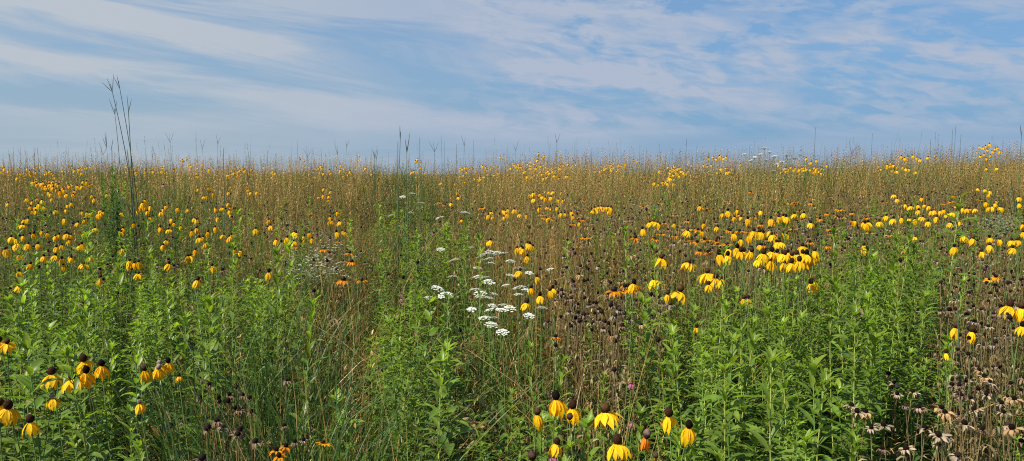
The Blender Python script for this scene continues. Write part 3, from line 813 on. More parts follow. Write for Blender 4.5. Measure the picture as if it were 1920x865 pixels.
# ---- leafy stalks
ST = [(205, 312, 'column', None, 5.3, 1.5), (209, 328, 'column', None, 5.2, 1.5), (199, 340, 'column', None, 5.1, 1.4), (215, 347, 'column', None, 5.3, 1.3), (203, 335, 'column', None, 5.05, 1.4), (212, 362, 'column', None, 5.0, 1.4), (196, 368, 'column', None, 5.0, 1.4), (206, 384, 'column', None, 4.95, 1.4),
      (1755, 362, 'big', None, 3.6, 1.25), (1740, 400, 'broad', None, 3.3, 1.1), (1598, 445, 'plume', None, 3.0, 1.1), (1512, 455, 'narrow', None, 3.2, 1), (1383, 580, 'narrow', None, 2.3, 1.1), (1625, 545, 'big', None, 2.2, 1.15),
      (703, 640, 'narrow', None, 2.3, 1), (748, 560, 'narrow', None, 2.5, 1.1), (790, 560, 'broad', None, 2.35, 1.1), (845, 545, 'narrow', None, 2.5, 1), (880, 590, 'broad', None, 2.4, 1.1), (975, 660, 'plume', None, 2.5, .9), (1152, 600, 'plume', None, 2.5, 1),
      (1240, 555, 'broad', None, 2.4, 1.2), (1100, 710, 'young', None, 2.2, .9), (1060, 650, 'young', None, 2.4, .9), (1000, 655, 'young', None, 2.3, .9), (345, 600, 'young', None, 2.6, 1), (1465, 480, 'narrow', None, 3.0, 1),
      (730, 400, 'fine', None, 4.6, 1.2), (760, 395, 'fine', None, 4.7, 1.2), (848, 425, 'plume', None, 4.0, 1.1), (825, 440, 'plume', None, 3.9, 1.1), (790, 430, 'plume', None, 4.0, 1.1), (762, 440, 'narrow', None, 3.8, 1), (870, 460, 'plume', None, 3.6, 1),
      (1595, 830, 'young', None, 1.7, 1.0), (1870, 800, 'young', None, 2.0, 1.0), (1580, 380, 'narrow', None, 6, 1), (1640, 365, 'fine', None, 6, 1), (225, 340, 'plume', None, 5.7, 1.2), (570, 370, 'narrow', None, 5.5, 1.1), (80, 380, 'plume', None, 5.2, 1.2)]
ST += [(px, py, s, 1.2 + .08 * random.random(), None, 1.0) for px, py, s in ((120, 388, 'plume'), (42, 412, 'narrow'), (300, 415, 'narrow'), (430, 462, 'narrow'), (512, 462, 'young'), (556, 418, 'plume'), (590, 455, 'narrow'), (718, 384, 'narrow'),
      (742, 372, 'column'), (806, 402, 'narrow'), (858, 412, 'plume'), (884, 440, 'narrow'), (1180, 430, 'narrow'), (1262, 452, 'narrow'), (1562, 432, 'young'), (1500, 424, 'narrow'), (1900, 395, 'plume'), (1330, 468, 'narrow'), (1660, 440, 'narrow'), (1720, 430, 'plume'), (360, 455, 'plume'), (95, 440, 'young'), (235, 455, 'narrow'))]
for px, py, st, h, d, w in ST:
    stalk(px, py, st, h, d, w)
GZ = [(150, 500, 170, 75, 1.0, ['narrow', 'plume', 'narrow', 'young']), (60, 640, 110, 90, .7, ['broad', 'narrow', 'narrow']), (260, 600, 130, 80, .9, ['narrow', 'narrow', 'broad', 'young']), (480, 545, 75, 60, 1.1, ['young', 'narrow', 'narrow']),
      (180, 780, 190, 70, .22, ['broad', 'narrow']), (785, 540, 80, 110, 1.2, ['narrow', 'fine', 'plume', 'narrow']), (790, 680, 90, 80, .35, ['narrow', 'broad']), (1000, 760, 70, 90, .35, ['young', 'narrow', 'broad']), (1110, 790, 50, 60, .3, ['young', 'broad']),
      (1280, 610, 80, 80, 1.0, ['broad', 'narrow', 'young']), (1430, 560, 90, 60, 1.2, ['narrow', 'fine', 'young']), (1600, 510, 150, 75, 1.5, ['narrow', 'fine', 'plume', 'young', 'narrow']), (1700, 485, 70, 60, 1.0, ['narrow', 'broad', 'plume']),
      (1540, 650, 200, 80, .65, ['broad', 'narrow', 'broad', 'narrow']), (1430, 780, 160, 70, .3, ['broad', 'narrow', 'young']), (1650, 810, 110, 50, .3, ['young', 'narrow'])]
tot = sum(b[4] * b[2] * b[3] for b in GZ); NS = 270
placed = [(a[0], a[1]) for a in ST]
for b in GZ:
    k = max(3, round(NS * (b[4] * b[2] * b[3]) / tot)); c = 0; tries = 0
    while c < k and tries < 4000:
        tries += 1
        px, py = b[0] + random.uniform(-1, 1) * b[2], b[1] + random.uniform(-1, 1) * b[3]
        if ((px - b[0]) / b[2]) ** 2 + ((py - b[1]) / b[3]) ** 2 > 1 or not 0 < px < 1918 or py > 850: continue
        if any(abs(px - a) < 12 and abs(py - q) < 14 for a, q in placed): continue
        pass
        c += 1
        h = 1.04 + random.uniform(-.16, .14)
        if py > 700: h = 0.93 + random.uniform(-.06, .04)
        # keep the big near flower heads clear of stalks right in front of them
        X_, Y_, Z_ = find(px, py, h)
        if any(abs(px - a[0]) < 55 / a[2] and py < a[1] + 90 / a[2] and Y_ < a[2] + 0.05 for a in HEADS): continue
        placed.append((px, py))
        stalk(px, py, random.choice(b[5]), h=h, wide=random.uniform(.9, 1.15))

# ---- small white asters: bushy sprays of tiny flowers
AST_FL, AST_ST = T(), T()
for k in range(60):
    a = k * 2.4; r = 0.15 * math.sqrt(k / 60); p = (r * math.cos(a), r * math.sin(a), 1.0 - 1.6 * r * r + random.uniform(-.07, .03))
    tube(AST_ST, [(0, 0, 0.6), (p[0] * .5, p[1] * .5, 0.8), p], 0.0008, STEM_G, 3)
    for q in range(6): leaf(AST_FL, p, q * 1.05, 0.25, 0.009, 0.005, vary(WHITE, .12), rows=3, arch=.4)
tube(AST_ST, [(0, 0, 0), (0.01, 0, 0.3), (0, 0, 0.62)], 0.002, STEM_G, 4)
AST_LV = lobed_leaves(26, 0.15, 0.85, 0.06, 0.009, G_MID)
A1, A2, A3 = tmesh('flowers', AST_FL, M_WHITE, False), tmesh('stem', AST_ST, M_STEM), tmesh('foliage', AST_LV, M_LEAF)
for px, py, h in [(325,340,.95),(340,344,.95),(350,342,.95),(1218,384,.9),(1195,383,.88),(1232,392,.88),(1875,402,.92),(1858,410,.9),(1893,412,.9),(1882,422,.86),(1463,316,1.0),(1450,330,.95)]:
    x, y, z = find(px, py, h); g = float(ground(x, y))
    o = thing('white_aster', 'flower', 'sprays of tiny white asters', x, y, g, random.uniform(0, 6))
    mobj('stem', A2, o, scale=(1, 1, z - g)); mobj('foliage', A3, o, scale=(1, 1, z - g)); mobj('flowers', A1, o, scale=(1, 1, z - g))
    ALL.append((o, 'aster', 'tiny-flowered', px, py))

# ---- pink coneflowers and thistle buds
PINK = join(petals_drooping(12, 0.5, 0.04, (0.52, 0.16, 0.26, 0.7), 0.009)); PKC = cone_head(0.011, 0.009, (0.16, 0.05, 0.02, 0))
PM1, PM2 = tmesh('petals', PINK, M_PETAL), tmesh('cone', PKC, M_CONE)
for px, py, h in [(303, 347, 1.05), (1062, 470, 1.0), (1170, 720, .95), (1172, 792, .85), (744, 560, .95), (1021, 858, .9)]:
    x, y, z = find(px, py, h); g = float(ground(x, y))
    o = thing('pink_coneflower', 'flower', 'pink flowers', x, y, g, 0)
    s = 1.1 if py < 400 else 0.4
    mobj('stem', CF_STEM_ME[3], o, scale=(1, 1, z - g)); mobj('cone', PM2, o, loc=(.02, 0, z - g), scale=(s,) * 3); mobj('petals', PM1, o, loc=(.02, 0, z - g), scale=(s,) * 3)
    ALL.append((o, 'pink', 'pink', px, py))

# ---- tall grass culms
for a in [(207,158,243,5.5,.0034,3),(222,152,245,5.5,.0032,2),(240,197,246,5.45,.0036,2),(214,203,226,6.0,.0028,2),(199,268,212,6.3,.0025,3),(208,272,214,6.4,.0025,1),(238,280,249,5.4,.0034,0),
          (193,283,190,7,.0025,2),(318,260,325,8,.0024,3),(308,276,318,8,.0022,2),(367,261,371,8,.0025,3),(379,273,383,8.2,.0022,3),(408,263,404,8,.0025,3),(418,290,418,6,.004,1),(557,262,557,9,.0026,0),(577,289,577,9,.003,1),(602,279,601,9,.0028,0),(650,270,641,9,.0025,1),(632,284,636,9,.0025,2),(670,289,670,9,.003,0),(702,291,700,8,.003,2),(706,292,706,8,.003,2),
          (751,248,744,4.4,.0030,1),(746,266,741,4.4,.0030,0),(763,274,760,4.6,.0026,2),(765,300,763,4.5,.0036,0),(787,258,787,5.5,.003,0),(815,278,815,8,.0026,2),(827,255,830,8,.0028,0),(833,266,834,8,.0026,0),(870,267,874,8,.0028,1),(856,270,855,8,.003,0),(888,262,886,8.5,.0026,0),(925,285,924,9,.0028,0),(967,277,968,9,.0026,2),(945,285,945,9,.0026,0),
          (1044,261,1043,8,.003,2),(1078,265,1078,8,.003,0),(1110,277,1107,8,.003,0),(1149,282,1148,8,.0028,0),(1180,281,1180,8,.0028,0),(1200,272,1200,8,.003,0),(1212,277,1212,8,.0028,0),(1287,268,1283,8,.003,2),(1341,272,1341,8,.003,0),(1329,288,1331,8,.0028,0),(1406,272,1404,7.5,.003,0),(1529,239,1530,6.5,.0032,0),(1571,275,1570,7.5,.003,0),(1597,281,1588,7,.003,2),(1611,272,1611,7.5,.0026,0),(1636,250,1637,7,.003,0),
          (1745,261,1744,7,.003,0),(1765,272,1765,7,.0028,0),(1786,243,1786,6.5,.003,0),(1792,237,1789,6.5,.003,0),(1802,252,1797,6.5,.003,0),(1916,245,1913,5.8,.0036,1),(1897,283,1897,7,.0028,0),
          (25,285,25,9,.0028,0),(38,285,40,9,.0026,2),(70,277,71,8.5,.0032,0),(64,290,63,9,.0026,1),(172,288,174,9,.0028,0),(189,283,190,8,.0028,2),(160,292,160,9,.0028,0),(275,289,275,8,.0028,0),(291,287,294,8,.0026,2),(437,288,438,9,.0026,0),(462,291,462,9,.0026,0),(516,290,515,9,.0026,0),(1249,283,1249,8,.0028,0),(1268,290,1268,8,.0028,0),(1672,285,1672,7,.0028,0)]:
    px, py, bx, d, r, hd = a
    bluestem(px, py, bx, d, r, hd, blades=4 if d < 6 else 2)
# the dark sunlit culm crossing the brown stems
bluestem(1795, 545, 1812, 2.1, .0035, 0, 2)

# ------------------------------------------------------------------ grass
parts = {0: [], 1: [], 2: []}
for args in ((16500, 1.25, 3.0, 7, 0.0), (34000, 3.0, 6.0, 6, 0.3), (60000, 6.0, 11.0, 4, 1.2), (46000, 11.0, 18.0, 3, 2.4)):
    for k, a in grass_zone(*args).items(): parts[k] += a
def clump_grass(n, zones, pal, hm, wd, lean, bend, alpha, seg=7, ywin=(1.4, 9)):
    pts = []
    wts = np.array([q[2] * q[3] * q[4] for q in zones], float); wts /= wts.sum()
    for i in R.choice(len(zones), n, p=wts):
        q = zones[i]; x, y, z = find(R.normal(q[0], q[2] * .6), max(330, R.normal(q[1], q[3] * .6)), hm)
        if ywin[0] < y < ywin[1]: pts.append((x, y))
    p = np.array(pts); m = len(p)
    ok = clear_of_heads(p[:, 0], p[:, 1], ground(p[:, 0], p[:, 1]) + hm); p = p[ok]; m = len(p)
    c = pal[R.integers(0, len(pal), m)] * R.uniform(.7, 1.3, (m, 1))
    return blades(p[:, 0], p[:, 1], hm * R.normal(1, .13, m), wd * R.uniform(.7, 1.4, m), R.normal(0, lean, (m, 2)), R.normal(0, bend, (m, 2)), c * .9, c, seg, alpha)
parts[2].append(clump_grass(1500, Z_BLUE, BLU, .98, .0075, .16, .26, .7))
parts[1].append(clump_grass(1500, Z_LUSH + Z_BLUE, GRN, .95, .006, .14, .24, .7))
parts[0].append(clump_grass(900, Z_TAN + Z_BLUE, TAN, 1.0, .0042, .22, .22, .4))
parts[0].append(clump_grass(260, [(960, 500, 1000, 160, 1)], TAN * 1.15, .95, .006, .3, .45, .4))
# fine stems standing above the rest along the crest
for (n, y0, y1, hm, hs) in ((900, 8.5, 15.0, 1.22, .10), (260, 7.5, 14.0, 1.38, .12)):
    x, y = scatter(n, y0, y1); h = np.clip(R.normal(hm, hs, n), .9, 1.75)
    pal = np.concatenate([TAN[:4] * .7, GRN[1:3], BLU])
    c = pal[R.integers(0, len(pal), n)] * R.uniform(.7, 1.2, (n, 1))
    ln, bn = R.normal(0, .07, (n, 2)), R.normal(0, .07, (n, 2))
    parts[0].append(blades(x, y, h, np.full(n, .007), ln, bn, c, c, 5, .2))
    tx, ty, tz = blade_tip(x, y, h, ln, bn); q = R.random(n) < .55; a = R.uniform(.8, 1.5, int(q.sum()))
    parts[0].append(replicate(SPK, tx[q], ty[q], tz[q] - .08, a * .9, a, R.uniform(0, 6.3, int(q.sum())), c[q]))
stuff('dry_grass', parts[0], M_GRASS, 'tan and golden brown dry grass stems with seed heads filling the whole meadow')
stuff('green_grass', parts[1], M_GRASS, 'thin green grass blades growing between the dry stems')
stuff('blue_green_grass', parts[2], M_GRASS, 'long arching blue-green grass blades, thickest left of the centre')

# -- undergrowth leaves low between the stems
def under():
    t = T()
    for k in range(6):
        leaf(t, (random.uniform(-.04, .04), random.uniform(-.04, .04), random.uniform(0.0, .12)), random.uniform(0, 6.3), random.uniform(-.1, 1.0), random.uniform(.03, .07), random.uniform(.006, .016), (1, 1, 1, .7), arch=random.uniform(.4, 1.8), rows=4, twist=random.uniform(-.6, .6))
    return t
arr = []
for q in range(5):
    t = under()
    for (n, y0, y1, zt) in ((2400, 1.3, 4.0, .60), (1500, 4.0, 8.0, .7), (2600, 3.0, 8.0, .92), (3600, 8.0, 14.5, .98)):
        x, y = scatter(n, y0, y1)
        u, v, _ = project(x, y, ground(x, y) + 0.9)
        gold = blob(u, v, Z_GOLD); dark = blob(u, v, Z_DARK)
        z = ground(x, y) + R.random(n) ** (1.2 if zt < .9 else .6) * (zt + 0.12 * gold * (zt < .9))
        g = R.random(n) < 0.50 + 0.45 * gold - 0.25 * dark
        c = np.where(g[:, None], GRN[R.integers(0, 4, n)] * np.array([.95, 1.0, .9]), TAN[R.integers(0, 5, n)] * .75) * R.uniform(.6, 1.3, (n, 1))
        s = R.uniform(.7, 1.3, n) * (1 if zt < .9 else .6)
        arr.append(replicate(t, x, y, z, s, s, R.uniform(0, 6.3, n), c))
stuff('undergrowth', arr, M_GRASS, 'mixed green and withered leaves low between the stems')

# ------------------------------------------------------------------ the uncountable rest
MT = [join(moved(CF_STEM[k]), moved(CF_LEAVES[k]), moved(CF[v][3], (CF_BEND[k], 0, 1.0), tilt=(0.15, 0), s=.78)) for k, v in ((0, 2), (1, 3), (2, 1), (3, 6), (0, 4))]
CFZ = [(100, 318, 200, 8, 1.4), (60, 345, 120, 14, .7), (400, 316, 150, 8, .7), (640, 316, 120, 8, .8), (900, 320, 120, 14, .9), (980, 316, 60, 14, 1), (1080, 320, 50, 14, .8), (1150, 318, 60, 14, .9), (1230, 320, 70, 16, 1.1), (1350, 310, 60, 10, .6), (1460, 320, 90, 14, .9), (1700, 312, 50, 12, 1), (1860, 306, 40, 8, .5),
       (120, 400, 140, 40, .06), (380, 430, 150, 60, .04), (1080, 380, 90, 30, .2), (1600, 420, 200, 40, .05), (120, 470, 130, 50, .07), (1300, 420, 150, 40, .04), (1840, 370, 80, 30, .1)]
mc = np.array([(lambda q: (q[0], q[1], q[2] - float(ground(q[0], q[1]))))(find(c[0], c[1], c[2])) for c in MORE_CF])
more = [replicate(MT[k], mc[k::5, 0], mc[k::5, 1], ground(mc[k::5, 0], mc[k::5, 1]), np.full(len(mc[k::5]), 1.0), mc[k::5, 2], R.uniform(0, 6.3, len(mc[k::5]))) for k in range(5)]
stuff('distant_coneflowers', more + mass(640, CFZ, 1.10, 0.06, MT, clump=True), M_PETAL, 'countless small yellow coneflowers dotted along the far crest of the meadow', True)
ORT = [join(moved(SU_STEM[k]), moved(SU[v][4], (SU_BEND[k], 0, 1.0), s=1.1)) for k, v in ((0, 0), (1, 1))]
stuff('distant_black_eyed_susans', mass(110, [(1560, 410, 130, 40, 1), (1330, 420, 120, 50, .8), (1180, 540, 60, 30, .3), (1100, 400, 100, 40, .6), (830, 375, 60, 20, .5), (160, 330, 160, 20, 1), (620, 450, 60, 60, .3)], 1.0, .05, ORT), M_PETAL, 'scattered small orange black-eyed susans among the dried heads', True)
DT = [join(moved(SU_STEM[k]), moved(SU_LV[k]), moved(SU[v][4], (SU_BEND[k], 0, 1.0), s=1.0, tilt=(0.2, 0))) for k, v in ((0, 3), (1, 3), (2, 4), (3, 4), (0, 5), (2, 4))]
DZ = [(2060, 560, 90, 120, .4), (1130, 560, 110, 80, .45), (1850, 520, 100, 90, .40), (1830, 740, 110, 90, .10), (430, 790, 60, 60, .25), (1150, 410, 200, 50, 1.0), (1500, 430, 260, 55, 1.1), (620, 400, 110, 50, .7), (1700, 355, 170, 22, 1.0), (1350, 370, 200, 30, .6), (900, 380, 140, 30, .6), (450, 380, 160, 40, .5), (100, 420, 180, 50, .4), (1850, 430, 100, 50, .7), (1000, 340, 900, 20, .15), (700, 450, 900, 90, .12)]
stuff('dried_seed_heads', mass(1900, DZ, 0.95, 0.06, DT), M_DRY, 'countless small dark seed heads on brown stems across the meadow', True)
GT = [LF[s][0][3] for s in ('narrow', 'plume', 'young', 'fine')] + [LF['narrow'][1][3]]
GZ2 = [(-180, 560, 130, 120, .7), (2080, 560, 100, 120, .4), (700, 400, 700, 50, .5), (1300, 400, 600, 50, .4), (150, 500, 200, 70, 1.0), (60, 600, 120, 70, .6), (300, 560, 150, 70, .7), (480, 550, 80, 50, .7), (780, 460, 70, 70, .6), (1300, 600, 110, 60, .6), (1450, 560, 100, 50, .8), (1600, 510, 160, 60, 1.0), (1560, 610, 200, 60, .7), (1700, 460, 80, 50, .7), (200, 400, 220, 50, .45), (560, 400, 60, 50, .4), (1180, 440, 70, 60, .5), (1500, 370, 250, 30, .35), (1000, 340, 900, 20, .2), (1900, 400, 60, 50, .4), (1380, 800, 200, 60, .08), (960, 780, 100, 60, .12)]
stuff('goldenrod_thicket', mass(700, GZ2, 0.88, 0.12, GT, cv=.25), M_LEAF, 'leafy green stalks packed behind and between the nearer ones', True)
AT = [join(AST_FL, AST_ST)]
stuff('small_white_flowers', mass(26, [(1440, 325, 60, 12, 1), (1210, 388, 30, 14, 1), (1870, 412, 50, 14, 1), (335, 343, 30, 6, 1), (560, 470, 60, 60, .15)], .88, .04, AT), M_WHITE, 'sprinkling of tiny whitish flowers between the dried heads')

# ------------------------------------------------------------------ ground
def ground_mesh():
    ys = np.concatenate([np.linspace(-3, 30, 100), np.geomspace(31, 4000, 26)])
    nx = 90; V = []; Q = []
    for j, y in enumerate(ys):
        w = max(14, abs(y) * 1.6)
        X = np.linspace(-w, w, nx); Y = np.full(nx, y)
        Z = ground(X, Y)
        V.append(np.stack([X, Y, Z], 1))
    V = np.concatenate(V)
    for j in range(len(ys) - 1):
        for i in range(nx - 1):
            a = j * nx + i; Q.append((a, a + 1, a + 1 + nx, a + nx))
    return V, np.array(Q), np.tile([0.06, 0.05, 0.03, 0.0], (len(V), 1))
mg = bpy.data.materials.new('soil_and_litter'); mg.use_nodes = True
nt = mg.node_tree; pr = nt.nodes['Principled BSDF']; pr.inputs['Roughness'].default_value = .95
tc = nd(nt, 'ShaderNodeTexCoord'); n1 = nd(nt, 'ShaderNodeTexNoise'); n1.inputs['Scale'].default_value = 14; n1.inputs['Detail'].default_value = 8
nt.links.new(tc.outputs['Object'], n1.inputs['Vector'])
rp = nd(nt, 'ShaderNodeValToRGB'); rp.color_ramp.elements[0].position = .35; rp.color_ramp.elements[0].color = (.035, .026, .016, 1); rp.color_ramp.elements[1].position = .68; rp.color_ramp.elements[1].color = (.13, .12, .045, 1)
e = rp.color_ramp.elements.new(.52); e.color = (.07, .075, .024, 1)
nt.links.new(n1.outputs['Fac'], rp.inputs[0]); nt.links.new(rp.outputs[0], pr.inputs['Base Color'])
V, Q, C = ground_mesh(); me = mesh_from('ground', V, Q, C, mg, True)
setkind(mobj('ground', me), 'structure', 'brown soil under the meadow rising gently to a low crest')

